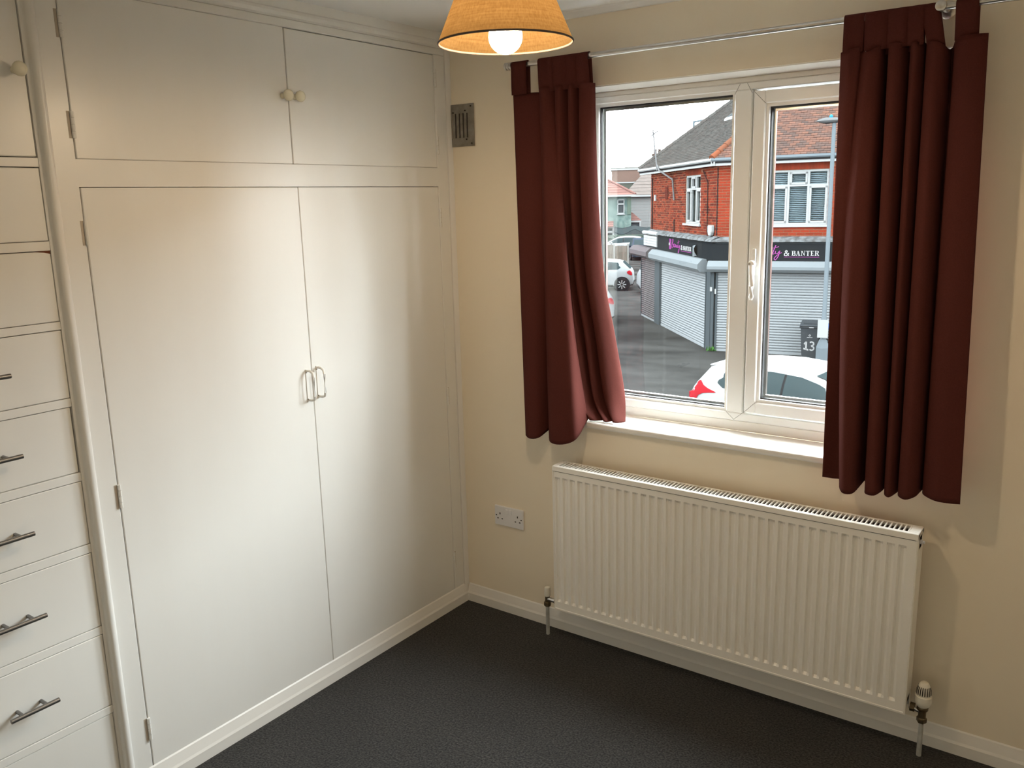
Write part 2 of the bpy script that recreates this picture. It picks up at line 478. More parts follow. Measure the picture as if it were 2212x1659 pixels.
def knob(par, y, z):
    prof = [(.009, -.001), (.0085, .006), (.008, .013), (.012, .018), (.0165, .024), (.018, .030), (.016, .036), (.010, .040), (.003, .0412)]
    o = MB().lathe(prof, (0, y, z), 20, 'x').build('knob', M_KNOB, par, smooth=60)
    o['label'] = 'round cream knob'
    return o
knob(d1, -.826, 2.066); knob(d2, -.778, 2.066)

def dhandle(par, y, z0, z1):
    """flat looped pull handle on a back plate"""
    m = MB().tube([(0, y, z1+.012), (.018, y, z1+.012), (.030, y, z1+.006), (.034, y, z1-.008), (.034, y, z0+.008), (.030, y, z0-.004), (.018, y, z0-.008), (0, y, z0-.008)], .0042, 8)
    o = m.build('handle', M_TRIM, par, smooth=50)
    B(0, .0022, y-.006, y+.006, z0-.016, z1+.018).build('back_plate', M_TRIM, o, bevel=.0008)
    for zz in (z0-.004, z1+.006):
        MB().lathe([(.0016, 0), (.0016, .0032), (.0008, .0034)], (0, y-.004, zz), 8, 'x').build('screw', M_GAP, o)
    o['label'] = 'white looped pull handle'
dhandle(d3, -.8135, 1.078, 1.160); dhandle(d4, -.7665, 1.082, 1.164)

# ------------------------------------------------------------------ drawer tower
dt = thing('drawer_tower', 'white painted tower of drawers with steel bar handles beside the wardrobe', 'drawers', (-.28, -1.85, 0))
# rounded cover bead
bead = MB().prism([(-.03, -1.6125), (-.004, -1.6125), (-.002, -1.6070), (.000, -1.6045), (.006, -1.6030), (.013, -1.5990), (.016, -1.5930), (.0155, -1.5860), (.011, -1.5805), (.004, -1.5790), (-.03, -1.5787)], 'z', 0, 2.302)
bead.build('cover_bead', M_GLOSS, dt, smooth=50)
DY0, DY1 = -2.052, -1.6128
DX = -.006
slab(-.03, DX, -2.13, DY0-G, 0, 2.302, 'stile', dt)
B(DEP, -.034, -2.12, -1.58, .0, 2.29).build('carcass', M_GAP, dt)
DRW = [(1.8336, 1.650), (1.6255, 1.4426), (1.4207, 1.2373), (1.2138, 1.0313), (1.0064, .8247), (.7988, .577), (.5524, .330), (.3058, .085)]
edges = [2.274, 1.857] + [z for a in DRW for z in a]
rails = [(2.302, 2.2745)]+[(edges[i], edges[i+1]) for i in range(1, len(edges)-1, 2)]+[(.085, 0)]
for a, b in rails:
    slab(-.03, DX, DY0, DY1+.001, b+.0005, a-.0005, 'rail', dt, bev=.001)
td = slab(-.024, DX-.0005, DY0+G, DY1-G, 1.857+G, 2.2745-G, 'door', dt)
knob(td, -1.644, 2.062)
for i, (a, b) in enumerate(DRW):
    g = .0012
    gr = .0004 if i != 3 else .0032
    dr = slab(-.024, DX-.0008-(.002 if i in (3, 7) else 0), DY0+g, DY1-gr, b+g*.8, a-g*1.3, 'drawer', dt, bev=.002)
    zc = (a+b)/2
    y0, y1 = -1.8915, -1.768
    h = MB().tube([(.030, y0, zc), (.030, y1, zc)], .0062, 12).build('handle', M_STEEL, dr, smooth=40)
    h['label'] = 'brushed steel bar handle'
    for yy in (-1.8605, -1.799):
        MB().tube([(DX, yy, zc), (.027, yy, zc)], .0048, 10).build('post', M_STEEL, h, smooth=40)
# chipped top corner of the second drawer showing bare wood
M_CHIP = mat('bare_chipped_wood', (0.16, 0.06, 0.035), 0.8)
dt_chip = MB().prism([(-1.6135, 1.6262), (-1.6135, 1.6170), (-1.628, 1.6215), (-1.650, 1.6245)], 'x', -.012, DX-.0004).build('chipped_corner', M_CHIP, dt)

# ------------------------------------------------------------------ wall vent
vt = thing('wall_vent', 'dull galvanised air vent plate with upright slots beside the cupboard', 'vent', (.066, 0, 1.94))
vx0, vx1, vz0, vz1 = .0125, .125, 1.935, 2.094
B(vx0+.004, vx1-.02, -.0035, -.001, 1.96, 2.07).build('backing', M_GAP, vt)
slots = [(.014, .0205), (.033, .0385), (.052, .0575), (.071, .0765), (.090, .0955)]
sz0, sz1 = 1.968, 2.060
pl = MB()
pl.box(vx0, vx1, -.006, -.0036, sz1, vz1); pl.box(vx0, vx1, -.006, -.0036, vz0, sz0)
px = vx0
for a, b in slots+[(vx1, vx1)]:
    pl.box(px, a, -.006, -.0036, sz0, sz1) if a > px else None
    px = b
pl.build('plate', M_VENT, vt)
for a, b in slots[1:]:
    B(a-.003, a+.0002, -.0078, -.0058, sz0, sz1).build('louvre', M_VENT, vt)
for px, pz in ((.112, 2.084), (.113, 1.945), (.024, 2.064), (.084, 2.069), (.088, 1.961)):
    MB().lathe([(.0028, 0), (.0028, -.0025), (.001, -.003)], (px, -.006, pz), 10, 'y').build('screw', M_GAP, vt)

# ------------------------------------------------------------------ socket
sk = thing('double_socket', 'white double wall socket with two rocker switches beside the radiator', 'socket', (.245, 0, .43))
B(.172, .318, -.0095, -.0002, .388, .474).build('plate', M_PLAST, sk, bevel=.003, segs=2)
for cx in (.2275, .2625):
    pass
for cx in (.2365, .2535):
    B(cx-.0065, cx+.0065, -.0135, -.008, .442, .464).build('switch', M_PLAST, sk, bevel=.0015)
for cx in (.200, .290):
    for dx, dz, wx, wz in ((0 if cx > .24 else 0, .0125, .0022, .0042), (-.011, -.0095, .0033, .0022), (.011, -.0095, .0033, .0022)):
        B(cx+dx-wx, cx+dx+wx, -.0101, -.0085, .428+dz-wz, .428+dz+wz).build('pin_hole', M_GAP, sk)
for cx in (.1815, .3085):
    MB().lathe([(.0030, 0), (.0030, -.0012), (.001, -.0014)], (cx, -.0095, .431), 10, 'y').build('screw', M_GAP, sk)

# ------------------------------------------------------------------ radiator
rd = thing('radiator', 'white fluted panel radiator with top grille under the window', 'radiator', (1.18, -.08, .14))
X0, X1, Z0, Z1 = .538, 1.8222, .1453, .7352
YF, YB = -.118, -.045
# pressed front panel: sheet with recessed upright flutes
pitch = .03295; g0 = .5500; NG = 38
zr = [Z0+.004, .176, .190, .668, .684, .694, Z1-.028]
def gy(depth, z):
    if z <= .176 or z >= .694: return 0
    return depth
xs = [(X0+.003, 0)]
for i in range(NG):
    a = g0+i*pitch
    xs += [(a, 0), (a+.0040, 1), (a+.0135, 1), (a+.0220, 0)]
xs.append((X1-.003, 0))
zs = [Z0+.004, .1800, .1880, .420, .684, .6925, Z1-.022]
zf = [0, 0, 1, 1, 1, 0, 0]
rows = [[(a, YF+.0080*dx*fz, z) for a, dx in xs] for z, fz in zip(zs, zf)]
p = MB().grid(rows)
p.build('front_panel', M_RAD, rd, smooth=25)
# folded edges round the panel
e = MB()
e.box(X0+.003, X1-.003, YF-.0018, YF+.008, Z0, Z0+.008); e.box(X0+.001, X0+.0065, YF-.002, YF+.01, Z0, Z1-.02); e.box(X1-.0065, X1-.001, YF-.002, YF+.01, Z0, Z1-.02)
e.build('edge_fold', M_RAD, rd, bevel=.0015)
for a, b, nm in ((X0, X0+.0012, 'side_panel'), (X1-.0012, X1, 'side_panel')):
    sp = MB()
    sp.box(a, b, YF-.001, YB, Z0+.05, Z1-.055); sp.box(a, b, YF-.001, YF+.018, Z1-.056, Z1-.002); sp.box(a, b, YB-.018, YB, Z1-.056, Z1-.002); sp.box(a, b, YF-.001, YB, Z1-.014, Z1-.002)
    sp.box(a, b, YF-.001, YF+.018, Z0, Z0+.051); sp.box(a, b, YB-.018, YB, Z0, Z0+.051)
    sp.build(nm, M_RAD, rd)
B(X0+.002, X1-.002, YB-.006, YB, Z0, Z1-.003).build('back_panel', M_RAD, rd)
B(X0+.003, X1-.003, YB-.009, YB-.0065, Z1-.10, Z1-.013).build('fin_rear', M_RADD, rd); B(X0+.003, X1-.003, YF+.0125, YF+.0145, Z1-.10, Z1-.021).build('fin_front', M_RADD, rd)
B(X0+.004, X1-.004, YF+.012, YB-.008, Z0+.02, Z1-.09).build('inside', M_RADD, rd)
# top grille: rim and crossbars
gtop = MB()
gtop.box(X0, X1, YF-.0035, YF+.012, Z1-.020, Z1); gtop.box(X0, X1, YB-.010, YB, Z1-.012, Z1)
gtop.box(X0, X0+.018, YF+.011, YB-.009, Z1-.006, Z1); gtop.box(X1-.030, X1, YF+.011, YB-.009, Z1-.006, Z1)
gr_rim = gtop.build('grille_rim', M_RAD, rd, bevel=.0015)
gb = MB(); NB = 92
for i in range(NB):
    a = X0+.020+(X1-X0-.052)*i/(NB-1)
    gb.box(a-.0021, a+.0021, YF+.011, YB-.009, Z1-.006, Z1-.0004)
tag(gb.build('grille_bars', M_RAD, rd), kind='stuff')
# air bleed plug
MB().lathe([(.007, 0), (.007, .006), (.0045, .0065), (.0045, .012), (.002, .0125)], (X1-.001, -.082, .700), 12, 'x').build('bleed_valve', M_PLAST, rd, smooth=40)
# lockshield valve on the left
lv = MB().tube([(.4765, -.075, .128), (.4765, -.075, .168)], .0095, 14).build('lockshield_valve', M_BRASS, rd, smooth=40)
MB().lathe([(.0125, 0), (.0145, .003), (.0145, .016), (.0125, .019)], (.4765, -.075, .124), 8, 'z').build('nut', M_BRASS, lv)
MB().tube([(.4765, -.075, .155), (.540, -.078, .155)], .0085, 12).build('tail', M_CHROME, lv, smooth=40)
MB().lathe([(.0125, 0), (.0125, .018)], (.515, -.078, .155), 6, 'x').build('nut', M_BRASS, lv)
MB().lathe([(.0115, 0), (.0125, .003), (.0120, .034), (.0105, .037), (.004, .0375)], (.4765, -.075, .167), 18, 'z').build('cap', M_CAP, lv, smooth=50)
MB().tube([(.4765, -.075, 0), (.4765, -.075, .128)], .0075, 12).build('pipe', M_PIPE, rd, smooth=40)
# thermostatic valve on the right
tx, ty = 1.864, -.080
tv = MB().tube([(tx, ty, .118), (tx, ty, .168)], .0115, 16).build('thermostatic_valve', M_BRASS, rd, smooth=40)
MB().lathe([(.0135, 0), (.0150, .003), (.0150, .014), (.0135, .017)], (tx, ty, .116), 6, 'z').build('nut', M_BRASS, tv)
MB().lathe([(.0155, 0), (.0165, .002), (.0165, .012), (.015, .014)], (tx, ty, .158), 20, 'z').build('collar', M_BRASS, tv, smooth=40)
MB().tube([(tx, ty, .150), (X1+.004, ty+.002, .158)], .0075, 12).build('tail', M_CHROME, tv, smooth=40)
MB().lathe([(.0135, 0), (.0135, .014)], (X1+.006, ty+.002, .157), 6, 'x').build('nut', M_BRASS, tv)
hd = MB().lathe([(.0160, 0), (.0200, .006), (.0240, .014), (.0245, .020), (.0245, .036), (.0225, .038)], (tx, ty, .171), 28, 'z').build('head', M_CAP, tv, smooth=40)
MB().lathe([(.0205, .036), (.0215, .040), (.0200, .058), (.0165, .070), (.0120, .078), (.0100, .080), (.002, .081)], (tx, ty, .171), 28, 'z').build('dial', M_CAP, tv, smooth=40)
for k in range(20):
    a = 2*math.pi*k/20
    da = .075
    vs = []
    for r, h in ((.0217, .0430), (.0206, .0570), (.0172, .0690)):
        for q in (-da, da):
            vs.append((tx+(r+.0004)*math.cos(a+q), ty+(r+.0004)*math.sin(a+q), .171+h))
    MB().add(vs, [(0, 1, 3, 2), (2, 3, 5, 4)]).build('slot', M_GAP, hd)
MB().tube([(tx, ty, 0), (tx, ty, .118)], .0075, 12).build('pipe', M_PIPE, rd, smooth=40)

# ------------------------------------------------------------------ window
wn = thing('window_1', 'white plastic double glazed window with opening right hand casement', 'window', (1.2, .16, .9), kind='structure')
FY0, FY1 = .138, .205
fz0, fz1 = .935, 2.083         # outer frame
fx0, fx1 = OX0+.004, OX1-.004
ix0, iz0, iz1 = .583, .965, 2.060
mx0, mx1 = 1.118, 1.178        # mullion
def bar(x0, x1, z0, z1, nm, par=wn, y0=FY0, y1=FY1, bev=.003, M=M_UPVC):
    return B(x0, x1, y0, y1, z0, z1).build(nm, M, par, bevel=bev)
bar(fx0, fx1, fz0, iz0, 'frame_bottom'); bar(fx0, fx1, iz1, fz1, 'frame_top')
bar(fx0, ix0, iz0, iz1, 'frame_side'); bar(fx1-.030, fx1, iz0, iz1, 'frame_side')
bar(mx0, mx1, iz0, iz1, 'mullion', y0=FY0-.0004)
# packing strips between frame and opening
bar(fx0, fx1, fz1, OZ1-.004, 'head_strip', y0=FY0+.006, M=M_TRIM); bar(fx0, fx1, .897, fz0, 'sill_strip', y0=FY0+.004, M=M_TRIM)
# chevron joints of the welded mullion
for (xa, za, xb, zb) in ((mx0-.0, iz1-.012, (mx0+mx1)/2-.012, fz1-.002), (mx1, iz1-.012, (mx0+mx1)/2+.012, fz1-.002), (mx0, iz0+.0, (mx0+mx1)/2, fz0+.004), (mx1, iz0+.0, (mx0+mx1)/2, fz0+.004)):
    MB().tube([(xa, FY0-.0002, za), (xb, FY0-.0002, zb)], .0006, 5).build('weld_line', M_BEAD, wn)
# fixed light: bead, gasket, pane
def glazing(x0, x1, z0, z1, par, yb, k3=0.0):
    bd = .010
    m = MB()
    for a in ((x0, x1, z0, z0+bd), (x0, x1, z1-bd, z1), (x0, x0+bd, z0+bd, z1-bd), (x1-bd, x1, z0+bd, z1-bd)):
        m.box(a[0], a[1], yb+.008, yb+.035, a[2], a[3])
    m.build('glazing_bead', M_UPVC, par)
    gk = MB(); a0, a1, c0, c1 = x0+bd, x1-bd, z0+bd, z1-bd; k = .0045
    for a in ((a0, a1, c0, c0+k), (a0, a1, c1-k, c1), (a0, a0+k, c0+k, c1-k), (a1-k, a1, c0+k, c1-k)):
        gk.box(a[0], a[1], yb+.020, yb+.035, a[2], a[3])
    gk.build('gasket', M_BEAD, par)
    sp = MB(); k2 = .012
    for a in ((a0, a1, c0, c0+k2), (a0, a1, c1-k2, c1), (a0, a0+k2, c0+k2, c1-k2), (a1-k2, a1, c0+k2, c1-k2)):
        sp.box(a[0], a[1], yb+.040, yb+.052, a[2], a[3])
    sp.build('spacer_bar', M_CHROME, par)
    B(a0-.002, a1+.002, yb+.0352, yb+.0388, c0-.002, c1+.002, lambda a, b, z: (a, b+k3*(a-x0), z)).build('pane', M_GLASS, par)
glazing(ix0, mx0, iz0, iz1, wn, FY0)
# opening casement
sx0, sx1, sz0_, sz1_ = 1.1885, fx1-.030, .972, 2.052
si = .041
ca = bar(sx0, sx0+si, sz0_, sz1_, 'casement', y0=.124, y1=.195, bev=.004)
bar(sx1-si, sx1, sz0_, sz1_, 'stile', ca, y0=.124, y1=.195, bev=.004)
bar(sx0+si-.003, sx1-si+.003, sz0_, sz0_+si, 'bottom_rail', ca, y0=.1245, y1=.195, bev=.004)
bar(sx0+si-.003, sx1-si+.003, sz1_-si, sz1_, 'top_rail', ca, y0=.1245, y1=.195, bev=.004)
glazing(sx0+si, sx1-si, sz0_+si, sz1_-si, ca, .124, -.047)
for (xa, za, xb, zb) in ((sx0+.002, sz1_-.002, sx0+si, sz1_-si), (sx0+.002, sz0_+.002, sx0+si, sz0_+si)):
    MB().tube([(xa, .1238, za), (xb, .1238, zb)], .0006, 5).build('weld_line', M_BEAD, ca)
bar(mx1-.001, mx1+.011, iz0, iz1, 'rebate', y0=FY0+.012, y1=FY1)
# window handle
hx = 1.209
wh = B(hx-.0075, hx+.0075, .113, .1242, 1.497, 1.545).build('handle', M_UPVC, ca, bevel=.005, segs=2)
wh['label'] = 'white espagnolette window handle with keyhole'
MB().lathe([(.013, 0), (.0135, -.008), (.011, -.016), (.004, -.018)], (hx-.004, .118, 1.493), 20, 'y').build('boss', M_UPVC, wh, smooth=50)
MB().lathe([(.0042, 0), (.0042, -.002)], (hx-.008, .101, 1.494), 12, 'y').build('key_lock', M_CHROME, wh)
lv_ = MB().tube([(hx-.002, .106, 1.487), (hx+.003, .096, 1.462), (hx+.004, .094, 1.420), (hx+.003, .096, 1.385), (hx+.002, .098, 1.374)], [.0105, .0095, .0080, .0088, .005], 12)
lv_.build('lever', M_UPVC, wh, smooth=60)
# sill board
sl = B(OX0-.045, OX1+.045, -.022, -.0005, .872, .897).build('window_sill', M_TRIM, wn, bevel=.009, segs=3)
B(OX0, OX1, -.006, FY0+.006, .873, .8968).build('sill_board', M_TRIM, sl)
B(OX0-.02, OX1+.02, .205, .33, .86, .89).build('outer_sill', M_UPVC, sl)

# ------------------------------------------------------------------ curtain rail
RYY, RZ = -.085, 2.194
cr = thing('curtain_rail', 'slim satin metal curtain pole with ribbed end across the window top', 'curtain rail', (1.15, RYY, RZ))
MB().tube([(.345, RYY, RZ), (1.965, RYY, RZ)], .0085, 14).build('pole', M_CHROME, cr, smooth=40)
MB().tube([(.60, RYY, RZ), (1.965, RYY, RZ)], .0092, 14).build('outer_sleeve', M_CHROME, cr, smooth=40)
for xx, sgn in ((.372, -1), (1.962, 1)):
    MB().lathe([(.0095, 0), (.0135, .002), (.0135, .007), (.0105, .009), (.0105, .011), (.0135, .013), (.0135, .018), (.0105, .020), (.0105, .022), (.0135, .024), (.0135, .030), (.011, .032)],
               (xx if sgn < 0 else xx, RYY, RZ), 20, 'x', T=(lambda a, b, c, xx=xx, sgn=sgn: (xx+sgn*(a-xx), b, c))).build('finial', M_CHROME, cr, smooth=30)
for xx in (.625, 1.770):
    bk = MB().lathe([(.024, 0), (.024, -.003), (.018, -.010), (.010, -.014), (.008, -.085)], (xx, 0, RZ+.006), 22, 'y').build('bracket', M_CHROME, cr, smooth=40)
    if xx > 1: MB().lathe([(.0145, 0), (.0150, -.004), (.0135, -.010), (.010, -.012)], (xx, -.090, RZ+.002), 22, 'y').build('cup', M_CHROME, bk, smooth=40)

# ------------------------------------------------------------------ curtains
def crom(pts, n):
    """smooth curve through points of any dimension"""
    out = []
    m = len(pts)
    for i in range(m-1):
        p0, p1, p2, p3 = pts[max(i-1, 0)], pts[i], pts[i+1], pts[min(i+2, m-1)]
        for k in range(n):
            t = k/n
            out.append([0.5*((2*b)+(-a+c)*t+(2*a-5*b+4*c-d)*t*t+(-a+3*b-3*c+d)*t**3) for a, b, c, d in zip(p0, p1, p2, p3)])
    out.append(list(pts[-1]))
    return out

def curtain(name, label, cols, tabs, nsub=4):
    """cols: one entry for each fold line = list of (x, y, z) from top to hem"""
    t = thing(name, label, 'curtain', (sum(c[0][0] for c in cols)/len(cols), -.08, .82), group='pair of burgundy curtains')
    dense = []
    for c in cols:
        dense.append(crom([list(q) for q in c], 10))
    nrow = len(dense[0])
    rows = []
    for r in range(nrow):
        rows.append([tuple(q) for q in crom([d[r] for d in dense], nsub)])
    o = MB().grid(rows).build('panel', M_CLOTH, t, smooth=180, normals=False)
    md = o.modifiers.new('thickness', 'SOLIDIFY'); md.thickness = .0016; md.offset = 0
    for (x0, x1, zb, xs) in tabs:
        w_ = []
        rt = .0125
        prof = [(RYY-.0115, zb-.008), (RYY-.0125, zb+.02), (RYY-.0125, RZ-.004)]
        for k in range(0, 7):
            a = math.pi-k*math.pi/6
            prof.append((RYY+rt*math.cos(a), RZ+rt*math.sin(a)))
        prof += [(RYY+.0125, RZ-.004), (RYY+.012, zb-.02)]
        R = []
        for (yy, zz) in prof:
            f = min(1, max(0, (RZ-zz)/(RZ-zb)))
            R.append([(x0+xs*f+(x1-x0)*q/3, yy+.0012*math.sin(q*2.1), zz) for q in range(4)])
        to = MB().grid(R).build('tab', M_CLOTH, t, smooth=180, normals=False)
        md = to.modifiers.new('thickness', 'SOLIDIFY'); md.thickness = .0016; md.offset = 0
    return t

def straight(xt, yt, xb, yb, zb, zt=2.100, bow=0.0):
    out = []
    for k in range(6):
        f = k/5
        out.append((xt+(xb-xt)*f+bow*math.sin(f*math.pi), yt+(yb-yt)*f, zt+(zb-zt)*f))
    return out
LC = [straight(.371, -.083, .397, -.088, .827, 2.103), straight(.405, -.080, .425, -.104, .822, 2.098), straight(.445, -.072, .462, -.100, .828, 2.098),
      straight(.478, -.060, .479, -.068, .846, 2.097), straight(.484, -.055, .487, -.048, .856, 2.097),
      straight(.490, -.090, .502, -.082, .836, 2.104), straight(.512, -.108, .530, -.114, .824, 2.105), straight(.532, -.104, .575, -.122, .824, 2.105), straight(.545, -.085, .626, -.120, .840, 2.105),
      straight(.548, -.070, .642, -.092, .862, 2.103), [(.550, -.058, 2.103), (.556, -.052, 1.80), (.568, -.044, 1.46), (.590, -.032, 1.22), (.622, -.022, 1.0), (.634, -.016, .9035)]]
def onsill(xt, yt, xk, yk, xh, yh, zt=2.105, zk=.985, zh=.9035, q=1.0):
    xk -= .048*q; yk += .088*q; xh -= .008*q; yh += .014*q
    xm = xt-.026*q; xk -= .018*q
    return [(xt, yt, zt), (xt+(xm-xt)*.6, yt+(yk-yt)*.22, 1.80), (xm+(xk-xm)*.10, yt+(yk-yt)*.52, 1.46), (xm+(xk-xm)*.52, yt+(yk-yt)*.80, 1.22), (xk, yk, zk), (xh, yh, zh)]
LC += [onsill(.560, -.098, .640, -.066, .648, -.022, q=.4), onsill(.585, -.108, .662, -.062, .668, -.022, q=.7), onsill(.600, -.074, .682, -.008, .690, -.004, q=.9),
       onsill(.608, -.070, .690, -.006, .697, -.004), onsill(.616, -.102, .698, -.060, .706, -.020), onsill(.634, -.108, .712, -.060, .718, -.020), onsill(.646, -.070, .728, .002, .730, -.002),
       onsill(.652, -.068, .734, .002, .736, -.002), onsill(.660, -.102, .742, -.052, .744, -.016), onsill(.682, -.110, .768, -.046, .760, -.012), onsill(.702, -.096, .790, -.010, .774, .006), onsill(.708, -.076, .792, .016, .777, .020, zk=1.0)]
curtain('curtain', 'burgundy tab top curtain beside the air vent, hem partly resting on the sill', LC,
        [(.374, .440, 2.100, .0), (.488, .548, 2.10, .004), (.540, .600, 2.10, .006), (.590, .645, 2.10, .006), (.632, .692, 2.10, .008)])
RC = [straight(1.514, -.074, 1.524, -.070, .848, 2.110, .000), straight(1.540, -.098, 1.550, -.052, .842, 2.113), straight(1.568, -.100, 1.576, -.050, .842, 2.116, -.018),
      straight(1.578, -.088, 1.583, -.092, .831, 2.108, -.022), straight(1.596, -.108, 1.603, -.124, .824, 2.100, -.012), straight(1.622, -.104, 1.628, -.118, .826, 2.112), straight(1.634, -.070, 1.639, -.074, .840, 2.112),
      straight(1.638, -.050, 1.646, -.046, .850, 2.11), straight(1.644, -.070, 1.656, -.076, .838, 2.11), straight(1.650, -.104, 1.664, -.112, .831, 2.115), straight(1.672, -.106, 1.690, -.118, .831, 2.115), straight(1.690, -.080, 1.704, -.088, .838, 2.11),
      straight(1.696, -.062, 1.709, -.066, .843, 2.11), straight(1.702, -.090, 1.716, -.102, .835, 2.112), straight(1.716, -.106, 1.731, -.114, .832, 2.112), straight(1.732, -.080, 1.744, -.082, .838, 2.11), straight(1.737, -.060, 1.748, -.062, .842, 2.11),
      straight(1.742, -.088, 1.755, -.104, .838, 2.11), straight(1.762, -.108, 1.778, -.122, .836, 2.108), straight(1.782, -.098, 1.800, -.106, .844, 2.10), straight(1.793, -.070, 1.807, -.076, .850, 2.088), straight(1.800, -.052, 1.812, -.056, .854, 2.096),
      straight(1.812, -.086, 1.820, -.090, .850, 2.110), straight(1.836, -.104, 1.855, -.112, .844, 2.114), straight(1.866, -.102, 1.892, -.108, .842, 2.114), straight(1.887, -.092, 1.919, -.100, .842, 2.114)]
curtain('curtain', 'burgundy tab top curtain hanging clear of the sill over the window end nearest the camera', RC,
        [(1.524, 1.579, 2.112, .0), (1.580, 1.640, 2.112, .002), (1.634, 1.690, 2.112, .003), (1.682, 1.730, 2.112, .004), (1.722, 1.766, 2.11, .020), (1.806, 1.860, 2.112, .003)])

# ------------------------------------------------------------------ pendant lamp
PX, PY, PZ = 1.038, -1.041, 2.074
pd = thing('pendant_lamp', 'lit ceiling pendant with tan linen coolie shade and globe bulb', 'lamp', (PX, PY, PZ))
R0, R1, SH = .1545, .068, .200
prof_o = [(R0, 0), (R1, SH)]
NS = 72
def cone(r0, r1, z0, z1):
    m = MB()
    m.grid([[(PX+r*math.cos(2*math.pi*k/NS), PY+r*math.sin(2*math.pi*k/NS), z) for k in range(NS+1)] for r, z in ((r0, z0), ((r0*2+r1)/3, (z0*2+z1)/3), ((r0+2*r1)/3, (z0+2*z1)/3), (r1, z1))])
    return m
sh = cone(R0, R1, PZ, PZ+SH).build('shade', M_SHADE, pd, smooth=180, normals=False)
rim = MB().tube([(PX+(R0-.0008)*math.cos(2*math.pi*k/NS), PY+(R0-.0008)*math.sin(2*math.pi*k/NS), PZ) for k in range(NS+1)], .0024, 8, caps=False)
rim.build('rim', M_SRIM, sh, smooth=180)
MB().tube([(PX+R1*math.cos(2*math.pi*k/36), PY+R1*math.sin(2*math.pi*k/36), PZ+SH) for k in range(37)], .0022, 8, caps=False).build('rim', M_SRIM, sh, smooth=180)
for k in range(3):
    a = k*2*math.pi/3+.5
    MB().tube([(PX+.02*math.cos(a), PY+.02*math.sin(a), PZ+.10), (PX+(R1-.002)*math.cos(a), PY+(R1-.002)*math.sin(a), PZ+SH-.003)], .0014, 6).build('spider_arm', M_CAP, pd)
MB().lathe([(.017, 0), (.019, .004), (.019, .045), (.012, .060), (.006, .066)], (PX, PY, PZ+.060), 20, 'z').build('lamp_holder', M_PLAST, pd, smooth=40)
MB().tube([(PX, PY, PZ+.12), (PX, PY, ZC-.03)], .0032, 8).build('cord', M_PLAST, pd, smooth=40)
MB().lathe([(.040, 0), (.040, -.006), (.030, -.024), (.012, -.032), (.004, -.034)], (PX, PY, ZC), 28, 'z').build('ceiling_rose', M_PLAST, pd, smooth=40)
rb = .0385; bz = PZ+.0135
bp_ = [(rb*math.sin(a), -rb*math.cos(a)) for a in [math.pi*i/18 for i in range(1, 15)]]+[(.016, .040), (.0145, .055)]
MB().lathe([(.001, -rb)]+bp_, (PX, PY, bz), 32, 'z').build('bulb', M_BULB, pd, smooth=60)

# ================================================================== THE STREET
GZ = -2.65
st = B(-140, 60, WT+.3, 170, GZ-.3, GZ).build('street', M_ASPH)
struct(st, 'wet grey asphalt of the road and forecourt outside', 'road')
# the outer face of this house below the window
struct(B(-8, 8, .02, WT, GZ-.3, -.14).build('wall_outside', M_BRICKFAR), 'brick wall of this house below the bedroom', 'wall')

# ---- corner shop frame
K = Vector((-7.45, 20.38)); DV = Vector((-.663, .749)); FV = Vector((.985, .174)); ID = Vector((.749, .663)); IF = Vector((-.174, .985))
def koff(e):
    det = ID.x*IF.y-ID.y*IF.x
    return K+Vector(((e*IF.y-ID.y*e)/det, (ID.x*e-e*IF.x)/det))
def TS(a, b, z):      # side face: a metres left of the corner, b metres out from the face
    q = K+DV*a-ID*b
    return (q.x, q.y, z)
def TF(a, b, z):      # front face
    q = K+FV*a-IF*b
    return (q.x, q.y, z)
ES, EFr = .15, .15
SA, FA = 7.3, 9.0     # wall lengths
shop = thing('corner_shop', 'red brick corner shop with tiled roof and grey roller shutters across the road', 'building', (K.x, K.y, GZ))

# core of the upper floor (mortar)
kb = koff(ES)
def TSb(a, b, z):
    q = kb+DV*a-ID*b
    return (q.x, q.y, z)
def TFb(a, b, z):
    q = kb+FV*a-IF*b
    return (q.x, q.y, z)
core = MB()
far = kb+DV*SA+ID*6.5
p1, p2, p3, p4, p5 = kb, kb+FV*FA, kb+FV*FA+IF*7, kb+DV*SA+ID*7, kb+DV*SA
ring = [p1, p2, p3, p4, p5]
# walls stop at the window openings: built as bands round them
WS = (1.60, 3.09, .90, 2.35)      # side window a0 a1 z0 z1 (on the brick face)
WF = (1.36, 2.90, .90, 2.35)
def bands(T, L, win):
    a0, a1, z0, z1 = win
    m = MB()
    m.box(0, a0, -.25, 0, .3, 2.6, T); m.box(a1, L, -.25, 0, .3, 2.6, T); m.box(a0, a1, -.25, 0, .3, z0, T); m.box(a0, a1, -.25, 0, z1, 2.6, T)
    return m
bands(TSb, SA, WS).build('wall', M_MORT, shop); bands(TFb, FA, WF).build('wall', M_MORT, shop)
B(SA-.25, SA, -6.5, -.25, GZ, 2.6, TSb).build('end_wall', M_MORT, shop)
# unseen taller row, added along the road to block low sky light
B(9.25, 48, -9, -.3, GZ, 4.7, TFb).build('unseen_shading_row', M_BRICKF, shop)
MB().prism([(.1, 4.7), (-4.6, 8.4), (-9.3, 4.7)], 'x', 9.2, 48.1, T=TFb).build('shading_row_roof', M_TILEF, shop)

